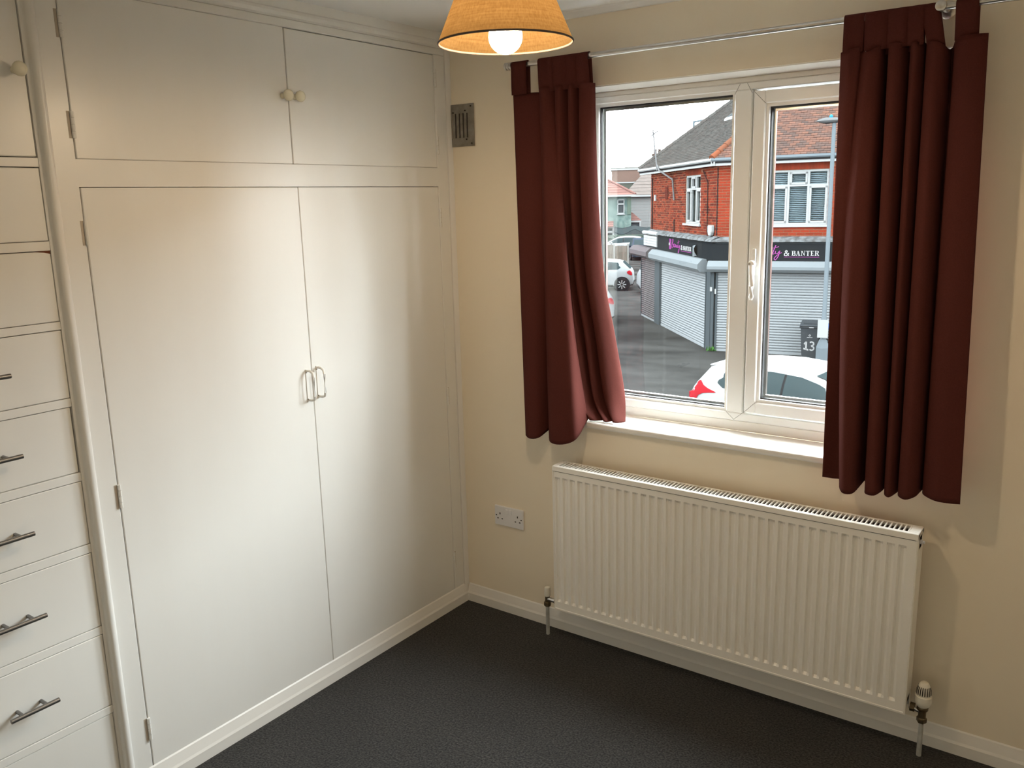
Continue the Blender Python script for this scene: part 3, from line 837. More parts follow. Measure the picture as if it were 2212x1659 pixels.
# bricks
BW, BH, JT = .211, .061, .014
brick_me = {}
for nm, M in (('side', M_BRICKS), ('front', M_BRICKF)):
    brick_me[nm] = B(-.5, .5, 0, .012, -.5, .5).mesh('brick', M)
def basis(T, a, b, z, sx, sz):
    o = Vector(T(a, b, z)); ex = Vector(T(a+1, b, z))-o; ey = Vector(T(a, b+1, z))-o
    m = Matrix(((ex.x*sx, ey.x, 0, o.x), (ex.y*sx, ey.y, 0, o.y), (0, 0, sz, o.z), (0, 0, 0, 1)))
    return m
brick_list = []
def lay(T, key, L, win, z0=.55, z1=2.58):
    a0, a1, w0, w1 = win
    row = 0; z = z0
    while z+BH < z1:
        off = (.5 if row % 2 else 0)*(BW+JT)
        a = -off
        while a < L:
            s0, s1 = max(a, .004), min(a+BW, L)
            zc = z+BH/2
            soldier = a0-.05 < (s0+s1)/2 < a1+.05 and w1-.01 < zc < w1+.222
            segs = [(s0, s1)]
            if w0-.06 < zc < w1:
                segs = []
                if s0 < a0: segs.append((s0, min(s1, a0)))
                if s1 > a1: segs.append((max(s0, a1), s1))
            if soldier: segs = []
            for q0, q1 in segs:
                if q1-q0 > .03:
                    brick_list.append((key, T, (q0+q1)/2, zc, q1-q0, BH))
            a += BW+JT
        z += BH+JT; row += 1
    a = a0-.03
    while a+.065 < a1+.05:
        brick_list.append((key, T, a+.0325, w1+.004+.1075, .065, .205)); a += .075
lay(TSb, 'side', SA, WS); lay(TFb, 'front', FA, WF)
def vis(b):
    key, T, a, z, wx, wz = b
    if key == 'front': return a if 1.2 < a < 3.4 else (50+a if a < .8 else 100+a)
    return 20+a
brick_list.sort(key=vis)
for b in brick_list[:300]:
    key, T, a, z, wx, wz = b
    inst('brick', brick_me[key], shop, basis(T, a, 0, z, wx, wz))
for key in ('side', 'front'):
    m = MB()
    for b in brick_list[300:]:
        if b[0] == key:
            _, T, a, z, wx, wz = b
            m.box(a-wx/2, a+wx/2, 0, .012, z-wz/2, z+wz/2, T)
    tag(m.build('brickwork', M_BRICKS if key == 'side' else M_BRICKF, shop), kind='stuff')

# windows of the upper floor
def shop_window(T, win, blind):
    a0, a1, z0, z1 = win
    w_ = MB(); f = .055
    zt = z0+(z1-z0)*.72
    cuts = [a0+(a1-a0)*q/3 for q in range(4)]
    w_.box(a0, a1, -.09, -.02, z0, z0+f, T); w_.box(a0, a1, -.09, -.02, z1-f, z1, T); w_.box(a0, a1, -.09, -.02, zt-f/2, zt+f/2, T)
    for i, c in enumerate(cuts):
        c0, c1 = (c, c+f) if i == 0 else (c-f, c) if i == 3 else (c-f*.55, c+f*.55)
        w_.box(c0, c1, -.09, -.019, z0, z1, T)
    for i in range(3):
        q0, q1 = cuts[i]+f*.6, cuts[i+1]-f*.6
        if i != 1:
            for a in ((q0, q1, z0+f, z0+f+.05), (q0, q1, zt-f/2-.05, zt-f/2), (q0, q0+.05, z0+f, zt-f/2), (q1-.05, q1, z0+f, zt-f/2)):
                w_.box(a[0], a[1], -.085, -.008, a[2], a[3], T)
        else:
            for a in ((q0, q1, zt+f/2, zt+f/2+.05), (q0, q1, z1-f-.05, z1-f), (q0, q0+.05, zt+f/2, z1-f), (q1-.05, q1, zt+f/2, z1-f)):
                w_.box(a[0], a[1], -.085, -.008, a[2], a[3], T)
    o = w_.build('window', M_XWHITE, shop)
    for i in range(3):
        for za, zb in ((z0+f, zt-f/2), (zt+f/2, z1-f)):
            B(cuts[i]+f*.5, cuts[i+1]-f*.5, -.07, -.062, za, zb, T).build('pane', MATS['shop_pane'], o)
    if blind:
        m = MB(); z = z0+.07
        while z < z1-.06:
            m.box(a0+.05, a1-.05, -.135, -.115, z, z+.034, T); z += .05
        m.build('blind', M_BLIND, o)
    else:
        R = [[T(a0+.04+(a1-a0-.08)*i/40, -.13+.02*math.sin(i*1.9), z) for i in range(41)] for z in (z0+.04, z1-.05)]
        MB().grid(R).build('net_curtain', M_CURT, o, smooth=180)
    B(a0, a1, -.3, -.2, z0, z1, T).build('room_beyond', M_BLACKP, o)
    B(a0-.10, a1+.10, -.06, .07, z0-.06, z0, T).build('sill', M_XWHITE, o)
def clear_mat(name, tint):
    m = bpy.data.materials.new(name); m.use_nodes = True
    nt = m.node_tree; nt.nodes.remove(nt.nodes['Principled BSDF'])
    tr = nt.nodes.new('ShaderNodeBsdfTransparent'); tr.inputs[0].default_value = (*tint, 1)
    nt.links.new(tr.outputs[0], nt.nodes['Material Output'].inputs[0]); MATS[name] = m
clear_mat('shop_pane', (.80, .84, .85))
shop_window(TSb, WS, False); shop_window(TFb, WF, True)

# fascia board and gutter
EO = .25
ke = koff(ES-EO)
def TSe(a, b, z):
    q = ke+DV*a-ID*b
    return (q.x, q.y, z)
def TFe(a, b, z):
    q = ke+FV*a-IF*b
    return (q.x, q.y, z)
SE, FE = 8.27, 9.4
for T, L in ((TSe, SE), (TFe, FE)):
    B(-.05, L, -.06, -.02, 2.53, 2.69, T).build('fascia_board', M_XWHITE, shop)
    B(-.02, L, -EO-.05, -.05, 2.555, 2.575, T).build('soffit', M_XWHITE, shop)
    g = MB().prism([(.05, 2.74), (.06, 2.68), (.03, 2.645), (-.01, 2.645), (-.04, 2.68), (-.04, 2.70), (.04, 2.70), (.042, 2.74)], 'x', -.03, L, T=lambda a, b, z, T=T: T(a, b, z))
    g.build('gutter', M_POST if T is TFe else M_XWHITE, shop)

# roof
PT = math.tan(math.radians(35.5))
RZ0 = 2.72
def RS(a, inn, h):    # side slope
    q = ke+DV*a+ID*inn
    return (q.x, q.y, RZ0+inn*PT+h)
def RF(a, inn, h):
    q = ke+FV*a+IF*inn
    return (q.x, q.y, RZ0+inn*PT+h)
BIS = koff(1)-koff(0)
ts, tf = BIS.dot(DV), BIS.dot(FV)      # hip shift along each eave for one metre inwards
LH = -.275                              # left hip drift
RI = 5.2
def side_ok(a, i): return a > ts*i-.02 and a < SE+LH*i+.02 and 0 <= i <= RI
def front_ok(a, i): return a > tf*i-.02 and a < FE and 0 <= i <= RI
for R, poly in ((RS, [(0, 0), (SE, 0), (SE+LH*RI, RI), (ts*RI, RI)]), (RF, [(0, 0), (FE, 0), (FE, RI), (tf*RI, RI)])):
    m = MB(); n = len(poly)
    m.add([R(a, i, 0) for a, i in poly]+[R(a, i, -.12) for a, i in poly], [tuple(range(n)), tuple(range(2*n-1, n-1, -1))]+[(k, (k+1) % n, n+(k+1) % n, n+k) for k in range(n)])
    m.build('roof_slope', M_BLACKP, shop)
bk = MB(); a_, i_ = SE+LH*RI, RI
rp = [RS(SE, 0, -.05), RS(a_, i_, -.05), RF(FE, RI, -.05), RF(FE, RI+7, -4), RS(SE, 9, -5)]
bk.add(rp, [(0, 1, 4), (1, 2, 3, 4)]); bk.build('rear_slope', M_BLACKP, shop)
TW, TC = .165, .088       # tile width, visible course measured in plan
tiles = []
for key, R, ok, L in (('s', RS, side_ok, SE), ('f', RF, front_ok, FE)):
    row = 0; i = 0.0
    while i < RI:
        a = -(row % 2)*TW/2-3*0
        amin = ts*i if key == 's' else tf*i
        a += math.floor(amin/TW)*TW
        while a < L:
            if ok(a+TW/2, i+.04):
                tiles.append((key, R, a, i, random.uniform(-.004, .004)))
            a += TW
        i += TC; row += 1
def tile_geo(R, a, i, j):
    h0, h1, t = .050+j, .008, .030
    c = [(a+.003, i), (a+TW-.003, i), (a+TW-.003, i+TC*1.25), (a+.003, i+TC*1.25)]
    hs = [h0, h0, h1, h1]
    vs = [R(p_[0], p_[1], h-t) for p_, h in zip(c, hs)]+[R(p_[0], p_[1], h) for p_, h in zip(c, hs)]
    return vs, [(0, 3, 2, 1), (4, 5, 6, 7), (0, 1, 5, 4), (1, 2, 6, 5), (2, 3, 7, 6), (3, 0, 4, 7)]
tile_me = {}
for key, R, M in (('s', RS, M_TILES), ('f', RF, M_TILEF)):
    o = Vector(R(0, 0, 0)); vs, fs = tile_geo(R, 0, 0, 0)
    tile_me[key] = MB().add([Vector(v)-o for v in vs], fs).mesh('roof_tile', M)
def tvis(t):
    key, R, a, i, j = t
    if key == 'f': return (0 if 1.35 < a < 3.4 and i < 2.6 else 60)+i
    return 30+i+(0 if a < 4 else a)
tiles.sort(key=tvis)
for key, R, a, i, j in tiles[:300]:
    inst('roof_tile', tile_me[key], shop, Matrix.Translation(R(a, i, j)))
for key, M in (('s', M_TILES), ('f', M_TILEF)):
    m = MB()
    for t in tiles[300:]:
        if t[0] == key:
            m.add(*tile_geo(*t[1:]))
    tag(m.build('tiling', M, shop), kind='stuff')
# hip tiles
q0 = Vector((ke.x, ke.y, RZ0)); hd_ = Vector((BIS.x, BIS.y, PT))
for n in range(22):
    a = q0+hd_*(n*.235-.02)+Vector((0, 0, .03)); b = a+hd_*.25+Vector((0, 0, .0))
    MB().tube([a, b], [.095, .080], 10).build('hip_tile', M_HIP, shop, smooth=40)
for n in range(22):
    i0, i1 = n*.24, n*.24+.25
    a = Vector(RS(SE+LH*i0, i0, .03)); b = Vector(RS(SE+LH*i1, i1, .03))
    MB().tube([a, b], [.10, .085], 8).build('hip_tile', M_TILES, shop, smooth=40)
# roof window on the side slope
rw = MB(); A0, I0 = 3.55, 2.75
B(0, 1, 0, 1, 0, 1, lambda u, v, h: RS(3.75+.70*u, 1.85+.60*v, .03+.08*h)).build('roof_window', M_XWHITE, shop)
B(0, 1, 0, 1, 0, 1, lambda u, v, h: RS(3.83+.54*u, 1.92+.46*v, .10+.02*h)).build('roof_window_pane', M_PANEX, shop)

# ---- shop front: fascia, shutters
def hood(T, a0, a1, z0, z1, M, nm='shutter_hood', out=.30):
    m = MB().prism([(0, z1), (out*.55, z1), (out, z1-.14), (out, z0+.08), (out*.75, z0), (0, z0)], 'x', a0, a1, T=T)
    o = m.build(nm, M, shop)
    return o
def shutter(T, a0, a1, z0, z1, M, b=.02, nm='shutter'):
    root = B(a0, a1, b-.02, b-.012, z0, z1, T).build(nm, M_XGREY, shop)
    n = int((z1-z0)/.075); hh = (z1-z0)/n
    me = MB().prism([(0, 0), (.010, .006), (.024, .030), (.024, .048), (.010, .070), (0, .0745)], 'x', -.5, .5).mesh('slat', M)
    for k in range(n):
        inst('slat', me, root, basis(T, (a0+a1)/2, b-.012, z0+k*hh, a1-a0, hh/.075))
    B(a0-.05, a0, b-.03, b+.03, z0, z1, T).build('guide_rail', M_XGREY, root); B(a1, a1+.05, b-.03, b+.03, z0, z1, T).build('guide_rail', M_XGREY, root)
    B(a0, a1, b-.02, b+.018, z0-.0, z0+.06, T).build('bottom_bar', M_STEELX, root)
    return root
# structure of the shop storey
B(0, 8.1, -.5, -.05, GZ, .48, TS).build('shop_wall', M_XGREY, shop); B(0, 9.2, -.5, -.05, GZ, .48, TF).build('shop_wall', M_XGREY, shop)
# sign panels
ss = B(-.02, 5.85, -.05, .03, -.10, .44, TS).build('sign_panel', M_XDARK, shop)
sf = B(-.02, 9.2, -.05, .03, -.10, .40, TF).build('sign_panel', M_XDARK, shop)
# flashing ledge above the signs
fl = MB()
for T, L in ((TS, 7.4), (TF, 9.2)):
    n = 40; R = []
    for (b, z) in ((-.16, .60), (-.02, .545), (.07, .50), (.09, .45), (.03, .44)):
        R.append([T(-.05+(L+.05)*k/n, b+random.uniform(-.008, .008), z+random.uniform(-.006, .006)) for k in range(n+1)])
    fl.grid(R)
fl.build('lead_ledge', M_LEAD, shop, smooth=30)
# white slatted panel and rounded coping at the far end
wp = B(5.83, 7.62, -.05, .05, .02, .38, TS).build('slatted_panel', M_XWHITE, shop)
for k in range(4):
    B(5.83, 7.62, .05, .062, .025+k*.09, .105+k*.09, TS).build('slat', M_XWHITE, wp)
MB().tube([TS(5.75, .02, .47), TS(7.75, .02, .47)], .075, 12).build('coping_roll', M_XWHITE, shop, smooth=50)
# side shutters
hood(TS, .46, 6.05, -.42, -.06, M_BOXTOP); hood(TS, 6.22, 8.72, -.40, -.03, M_STEELD, out=.34)
shutter(TS, .48, 5.25, GZ, -.42, M_STEELX); shutter(TS, 6.05, 8.02, GZ, -.40, M_STEELD)
B(5.33, 5.98, -.05, .08, GZ, -.40, TS).build('pillar', M_XGREY, shop)
# front shutters
hood(TF, -.10, 9.1, -.37, -.07, M_BOXTOP)
shutter(TF, .16, 4.6, GZ, -.40, M_STEELX)
shutter(TF, 4.9, 9.0, GZ, -.40, M_STEELX)
cp = MB().box(-.02, .34, -.05, .06, GZ, -.40, TS); cp.box(-.02, .06, -.05, .06, GZ, -.40, TF)
cp.build('corner_pillar', M_XGREY, shop)
B(-.04, .02, .06, .10, -.93, -.81, TF).build('switch_box', M_XWHITE, shop); B(.09, .13, .05, .09, -1.0, -.86, TF).build('key_switch', M_XWHITE, shop)
# alarm box, little wall details
al = MB().prism([(-.16, .90), (.16, .90), (.16, .72), (.09, .60), (-.09, .60), (-.16, .72)], 'y', .01, .12, T=lambda a, b, z: TSb(.40+a, b, z))
al.build('alarm_box', M_XWHITE, shop, bevel=.02)
B(6.58, 6.74, 0.01, .05, 1.60, 1.80, TSb).build('bell_box', M_XWHITE, shop)
B(5.05, 5.35, .0, .035, 1.66, 2.06, TSb).build('air_brick', M_BRICKS, shop)
MB().tube([TSb(.02, .03, .62), TSb(.02, .03, 2.5)], .012, 8).build('cable', M_BLACKP, shop)
MB().tube([TSb(.85, .03, .6), TSb(.87, .03, 2.1), TSb(1.2, .06, 2.45)], .012, 6).build('cable', M_BLACKP, shop)
MB().tube([TSb(4.25, .03, .55), TSb(4.26, .03, 1.0)], .015, 6).build('cable', M_BLACKP, shop)
MB().tube([TSb(7.05, .03, .6), TSb(7.06, .03, 2.4)], .02, 6).build('cable', M_BLACKP, shop)

# ---- lettering
def stroke(pts, w, T, b, par, M, n=6, name='letter', closed=False):
    """flat ribbon of varying width along a smooth path in (a, z)"""
    pl = crom([list(q) for q in pts], n)
    vs = []; fs = []
    for i, q in enumerate(pl):
        d0 = pl[max(i-1, 0)]; d1 = pl[min(i+1, len(pl)-1)]
        dx, dz = d1[0]-d0[0], d1[1]-d0[1]; L = math.hypot(dx, dz) or 1
        ww = w if not isinstance(w, tuple) else w[0]+(w[1]-w[0])*abs(dz)/L
        nx, nz = -dz/L*ww/2, dx/L*ww/2
        vs += [T(q[0]+nx, b, q[1]+nz), T(q[0]-nx, b, q[1]-nz), T(q[0]+nx, b+.012, q[1]+nz), T(q[0]-nx, b+.012, q[1]-nz)]
    for i in range(len(pl)-1):
        k = i*4
        for (p_, q_) in ((0, 1), (1, 3), (3, 2), (2, 0)):
            fs.append((k+p_, k+q_, k+4+q_, k+4+p_))
    fs += [(0, 2, 3, 1), (4*len(pl)-4, 4*len(pl)-3, 4*len(pl)-1, 4*len(pl)-2)]
    return MB().add(vs, fs).build(name, M, par)
SER = {   # serif capitals: polygons in a unit box (x, z)
 'B': ([[(0, 0), (.42, 0), (.42, .08), (0, .08)], [(0, 1), (.42, 1), (.42, .92), (0, .92)], [(.10, 0), (.32, 0), (.32, 1), (.10, 1)], [(.32, .48), (.45, .48), (.45, .56), (.32, .56)]], [[(.38, .96), (.60, .92), (.64, .76), (.58, .58), (.40, .53)], [(.38, .51), (.64, .46), (.70, .26), (.62, .07), (.38, .04)]], .76),
 'A': ([[(0, 0), (.30, 0), (.30, .07), (0, .07)], [(.50, 0), (.90, 0), (.90, .07), (.50, .07)], [(.12, .05), (.20, .05), (.46, 1), (.38, 1)], [(.60, .05), (.82, .05), (.52, 1), (.36, 1)], [(.24, .32), (.62, .32), (.60, .39), (.26, .39)]], [], .92),
 'N': ([[(0, 0), (.30, 0), (.30, .07), (0, .07)], [(.11, .05), (.19, .05), (.19, .95), (.11, .95)], [(0, 1), (.30, 1), (.30, .93), (0, .93)], [(.08, 1), (.30, 1), (.80, 0), (.70, 0)], [(.70, 0), (.78, 0), (.78, .95), (.70, .95)], [(.60, 1), (.90, 1), (.90, .93), (.60, .93)]], [], .92),
 'T': ([[(0, 1), (.80, 1), (.80, .92), (0, .92)], [(0, 1), (.06, 1), (.06, .74), (0, .74)], [(.74, 1), (.80, 1), (.80, .74), (.74, .74)], [(.29, .05), (.51, .05), (.51, .95), (.29, .95)], [(.20, 0), (.60, 0), (.60, .07), (.20, .07)]], [], .84),
 'E': ([[(0, 0), (.68, 0), (.68, .08), (0, .08)], [(0, 1), (.66, 1), (.66, .92), (0, .92)], [(.10, .05), (.32, .05), (.32, .95), (.10, .95)], [(.30, .47), (.52, .47), (.52, .55), (.30, .55)], [(.62, 0), (.68, 0), (.68, .26), (.62, .26)], [(.60, 1), (.66, 1), (.66, .75), (.60, .75)]], [], .74),
 'R': ([[(0, 0), (.40, 0), (.40, .07), (0, .07)], [(0, 1), (.42, 1), (.42, .92), (0, .92)], [(.10, .05), (.32, .05), (.32, .95), (.10, .95)], [(.30, .46), (.46, .46), (.46, .53), (.30, .53)], [(.40, .48), (.58, .50), (.84, .04), (.62, .04)], [(.60, 0), (.90, 0), (.90, .07), (.60, .07)]], [[(.38, .96), (.60, .92), (.66, .74), (.58, .55), (.40, .50)]], .88),
}
def serif(ch, a, z, h, T, b, par, M, wx=1.0):
    polys, curves, adv = SER[ch]
    m = MB()
    for q in polys:
        m.prism([(a+p_[0]*h*wx, z+p_[1]*h) for p_ in q], 'y', b, b+.012, T=T)
    o = m.build('letter', M, par)
    for c in curves:
        stroke([(a+p_[0]*h*wx, z+p_[1]*h) for p_ in c], (.06*h, .20*h), T, b, o, M, name='bowl')
    return adv*h*wx
def sign(T0, a_start, sgn, z, par, logo=True, sc=1.0, b=.03):
    """a runs left to right for the reader"""
    T = lambda a, bb, zz: T0(a_start+sgn*a*sc, bb, zz)
    if logo:
        serif('B', 0, z-.11, .34, T, b, par, M_PINK, .62)
        lw = B(.0, .09, b+.012, b+.02, z+.02, z+.10, T).build('logo_tab', M_LETW, par)
    # handwritten Beauty
    s = lambda pts: [(.22+p_[0], z+p_[1]) for p_ in pts]
    P = [s([(.10, .20), (.06, .06), (.02, -.06)]),
         s([(.04, .19), (.12, .23), (.18, .20), (.15, .12), (.07, .08), (.15, .06), (.17, 0), (.10, -.06), (.01, -.05)]),
         s([(.20, .02), (.27, .05), (.27, .09), (.22, .07), (.22, 0), (.28, -.02), (.33, .03)]),
         s([(.43, .06), (.37, .07), (.34, .01), (.38, -.02), (.43, .05), (.42, 0), (.47, .0)]),
         s([(.47, .06), (.47, 0), (.51, -.02), (.56, .06), (.55, 0), (.60, .0)]),
         s([(.70, .22), (.64, .06), (.62, -.02), (.67, -.01)]), s([(.58, .13), (.68, .15), (.78, .18)]),
         s([(.70, .06), (.69, 0), (.74, -.01), (.80, .06)]), s([(.81, .07), (.77, -.08), (.70, -.18), (.67, -.13), (.77, -.03), (.86, .02)])]
    for q in P:
        stroke(q, (.012, .024), T, b, par, M_PINK)
    # ampersand
    a0 = 1.14; h = .14; zz = z-.065
    stroke([(a0+.13, zz+.005), (a0+.05, zz+.085), (a0+.035, zz+.12), (a0+.06, zz+.138), (a0+.085, zz+.118), (a0+.06, zz+.085), (a0+.015, zz+.05), (a0+.02, zz+.01), (a0+.06, zz+.0), (a0+.10, zz+.03), (a0+.125, zz+.075)], (.016, .028), T, b, par, M_LETW)
    a = a0+.20
    for ch in 'BANTER':
        a += serif(ch, a, zz, h*.95, T, b, par, M_LETW, .98)+.010
    B(a0, a, b, b+.01, zz-.042, zz-.030, T).build('underline', M_PINK, par)
    return a
sign(TF, .80, 1, .145, sf); 
sign(TS, 4.32, -1, .145, ss, sc=1.17)
# peeling clear film on the side sign
pf = MB().grid([[TS(1.75-.42*u, .045+.10*math.sin(v*3)*u, -.06+.36*v+.05*u) for u in (0, .25, .5, .75, 1)] for v in (0, .3, .6, .9)])
pf.build('peeling_film', M_BOXTOP, shop, smooth=180)

# ---- aerial on the side wall
ae = thing('tv_aerial', 'leaning television aerial on a pole fixed to the shop side wall', 'aerial', TSb(4.25, .1, 1.7))
MB().tube([TSb(4.20, .06, 1.62), TSb(4.25, .10, 2.28), TSb(5.05, .34, 2.60), TSb(5.24, .36, 2.78)], .028, 8).build('bracket', M_AER, ae, smooth=40)
MB().tube([TSb(5.20, .36, 2.60), TSb(5.80, .36, 3.95)], .024, 8).build('pole', M_AER, ae, smooth=40)
MB().tube([TSb(6.05, .36, 3.78), TSb(5.05, .36, 3.90)], .014, 6).build('boom', M_AER, ae)
for k in range(5):
    a = 5.98-.2*k
    MB().tube([TSb(a, .10, 3.79+.025*k), TSb(a, .62, 3.79+.025*k)], .009, 5).build('element', M_AER, ae)

# ---- chimney beyond
def far_pt(a, b, z):
    u = Vector((.8767, .4810)); f = Vector((-.4810, .8767))
    q = Vector((CAM.x, CAM.y))+u*a+f*b
    return (q.x, q.y, z)
FP = far_pt
ch = thing('chimney_stack', 'dark brick chimney with pots behind the shop roof', 'chimney', FP(2.8, 60, GZ))
B(2.15, 3.0, 59.8, 60.6, GZ, 4.55, FP).build('stack', M_CHIM, ch); B(2.10, 3.05, 59.75, 60.65, 4.45, 4.58, FP).build('cap', M_CHIM, ch)
for k in range(3):
    q = FP(2.32+.28*k, 60.2, 4.55); MB().lathe([(.11, 0), (.09, .25), (.11, .28), (.11, .33)], q, 12, 'z').build('pot', M_CHIM, ch, smooth=40)
ae2 = thing('tv_aerial', 'small television aerial above the distant chimney', 'aerial', FP(2.6, 60, 4.5))
MB().tube([FP(2.45, 60, 3.9), FP(2.45, 60, 5.2)], .02, 6).build('pole', M_AER, ae2)
MB().tube([FP(2.1, 60, 5.02), FP(2.75, 60, 5.14)], .02, 6).build('boom', M_AER, ae2)
for k in range(4): MB().tube([FP(2.2+.15*k, 60, 4.95+.03*k), FP(2.2+.15*k, 60, 5.16+.03*k)], .014, 5).build('element', M_AER, ae2)

# ---- lamp posts
def lamp_post(px, py, name, label, h, arm=.32, dirx=Vector((-.985, -.174)), base=True):
    t = thing(name, label, 'lamp post', (px, py, GZ))
    MB().tube([(px, py, GZ), (px, py, GZ+1.2), (px, py, GZ+1.25), (px, py, h)], [.075, .072, .058, .048], 12).build('column', M_POST, t, smooth=40)
    if base: MB().lathe([(.17, 0), (.17, .42), (.10, .62), (.08, .64)], (px, py, GZ), 4, 'z').build('base', M_POST, t)
    e = Vector((px, py, h))
    H = MB(); d = Vector((dirx.x, dirx.y, 0)); n = Vector((-d.y, d.x, 0))
    sec = [(-.16, .09, .02), (-.05, .13, .07), (.20, .14, .08), (.36, .10, .04), (.42, .03, .01)]
    R = []
    for s_, w_, hh in sec:
        c = e+d*s_+Vector((0, 0, .06))
        R.append([tuple(c+n*w_*math.cos(a)+Vector((0, 0, hh*math.sin(a)*(1 if math.sin(a) > 0 else .9)))) for a in [2*math.pi*k/12 for k in range(13)]])
    hd2 = H.grid(R).build('head', M_LENS, t, smooth=60)
    MB().lathe([(.045, 0), (.045, .04), (.02, .07), (.004, .075)], tuple(e+d*.08+Vector((0, 0, .13))), 12, 'z').build('photocell', M_CELL, hd2)
    return t
lp = lamp_post(-4.15, 19.89, 'street_lamp', 'blue grey street lamp standing by the wheeled bins', 3.42)
lp2 = thing('street_lamp', 'distant street lamp showing above the shop roof', 'lamp post', (-16.1, 38.2, GZ))
MB().tube([(-16.1, 38.2, GZ), (-16.1, 38.2, 5.35)], [.09, .06], 8).build('column', M_POST, lp2, smooth=40)
MB().tube([(-16.1, 38.2, 5.32), (-15.5, 38.5, 5.40), (-15.0, 38.8, 5.40)], .05, 8).build('arm', M_POST, lp2, smooth=40)
B(-15.4, -14.8, 38.5, 38.75, 5.36, 5.46).build('head', M_POST, lp2, bevel=.02)
# notice plate strapped to the near lamp post
npl = B(-.13, .13, 0, .012, 0, .47, lambda a, b, z: TF(2.0*0+a, 0, 0) and (-4.13+.985*a, 19.76+.174*a-b, -1.95+z)).build('notice_plate', M_XWHITE)
tag(npl, 'white notice plate strapped to the street lamp column', 'notice')

# ---- wheeled bins
def bin_(name, label, a, out, M, mark):
    o0 = Vector(TF(a, out, GZ)); rz = math.atan2(FV.y, FV.x)
    t = thing(name, label, 'bin', tuple(o0), rz)
    # local: x right, y away from the viewer, z up
    m = MB(); sec = [(.19, .20, .06), (.215, .235, .35), (.235, .27, .86), (.245, .28, .90)]
    vs = []
    for wx, dy, z in sec: vs += [(-wx, -dy, z), (wx, -dy, z), (wx, .25, z), (-wx, .25, z)]
    fs = [(0, 3, 2, 1)]+[(4*i+k, 4*i+(k+1) % 4, 4*i+4+(k+1) % 4, 4*i+4+k) for i in range(3) for k in range(4)]+[(12, 13, 14, 15)]
    m.add(vs, fs).build('body', M, t, local=True, bevel=.015)
    B(-.265, .265, -.30, .26, .885, .93).build('rim', M, t, local=True, bevel=.01)
    lid = MB().prism([(-.32, .93), (-.31, .965), (-.10, 1.00), (.20, 1.04), (.30, 1.02), (.30, .95)], 'x', -.26, .26).build('lid', M, t, local=True, bevel=.012)
    B(-.17, .17, -.22, .10, .985, 1.005).build('lid_panel', M, lid, local=True)
    MB().tube([(-.20, .30, .97), (-.20, .37, 1.0), (.20, .37, 1.0), (.20, .30, .97)], .016, 8).build('handle', M, t, local=True)
    for s_ in (-1, 1):
        MB().lathe([(.10, -.025), (.10, .025)], (s_*.215, .27, .10), 16, 'x').build('wheel', M_TYRE, t, local=True)
    if mark:
        TL = lambda a, b, z: (a, -.20-.075*(z/.9)-.004-b, z)
        one = [[(-.15, .46), (-.095, .52), (-.065, .52), (-.065, .49), (-.12, .43)], [(-.105, .30), (-.062, .30), (-.062, .52), (-.105, .50)], [(-.150, .30), (-.020, .27), (-.020, .315), (-.150, .345)]]
        for q in one: MB().prism(q, 'y', 0, .004, T=TL).build('painted_mark', M_LETW, t, local=True)
        def loc_stroke(pts, w_):
            pl = crom([list(q) for q in pts], 5); vs = []; fs = []
            for i, q in enumerate(pl):
                d0, d1 = pl[max(i-1, 0)], pl[min(i+1, len(pl)-1)]; dx, dz = d1[0]-d0[0], d1[1]-d0[1]; L = math.hypot(dx, dz) or 1
                nx, nz = -dz/L*w_/2, dx/L*w_/2
                vs += [TL(q[0]+nx, .003, q[1]+nz), TL(q[0]-nx, .003, q[1]-nz)]
            fs = [(2*i, 2*i+1, 2*i+3, 2*i+2) for i in range(len(pl)-1)]
            MB().add(vs, fs).build('painted_mark', M_LETW, t, local=True)
        loc_stroke([(.012, .49), (.05, .515), (.10, .49), (.105, .44), (.055, .405), (.11, .37), (.105, .315), (.055, .285), (.010, .31)], .038)
        for dx, dz in ((0, .032), (.032, 0), (0, -.032), (-.032, 0)):
            pass
        MB().prism([(0, .72), (.034, .685), (0, .65), (-.034, .685)], 'y', 0, .003, T=TL).build('badge', M_LETW, t, local=True)
        MB().prism([(0, .70), (.016, .685), (0, .67), (-.016, .685)], 'y', .003, .005, T=TL).build('badge', M, t, local=True)
        B(-.07, .07, 0, .003, .625, .640, TL).build('badge', M_LETW, t, local=True)
        B(-.02, .10, 0, .01, .895, .912, lambda a, b, z: (a, -.305-b, z)).build('badge', M_LETW, t, local=True)
    return t
bin_('wheeled_bin', 'dark grey wheeled bin with number 13 painted in white', 2.80, .55, M_BIN, True)
bin_('wheeled_bin', 'bright blue wheeled bin beside the street lamp', 3.50, .55, M_BLUE, False)
# weeds at the corner pillar
wdm = MB()
for k in range(22):
    a = random.uniform(0, 6.28); r = random.uniform(.04, .16); q = Vector(TF(.02+random.uniform(-.12, .16), .12, GZ))
    t_ = q+Vector((math.cos(a)*r, math.sin(a)*r, random.uniform(.05, .17))); n = Vector((-math.sin(a), math.cos(a), 0))*.02
    wdm.add([q, (q+t_)/2+n, t_, (q+t_)/2-n], [(0, 1, 2, 3)])
tag(wdm.build('weed_clump', M_WEED), 'green weeds growing at the foot of the shop corner pillar', 'weeds')

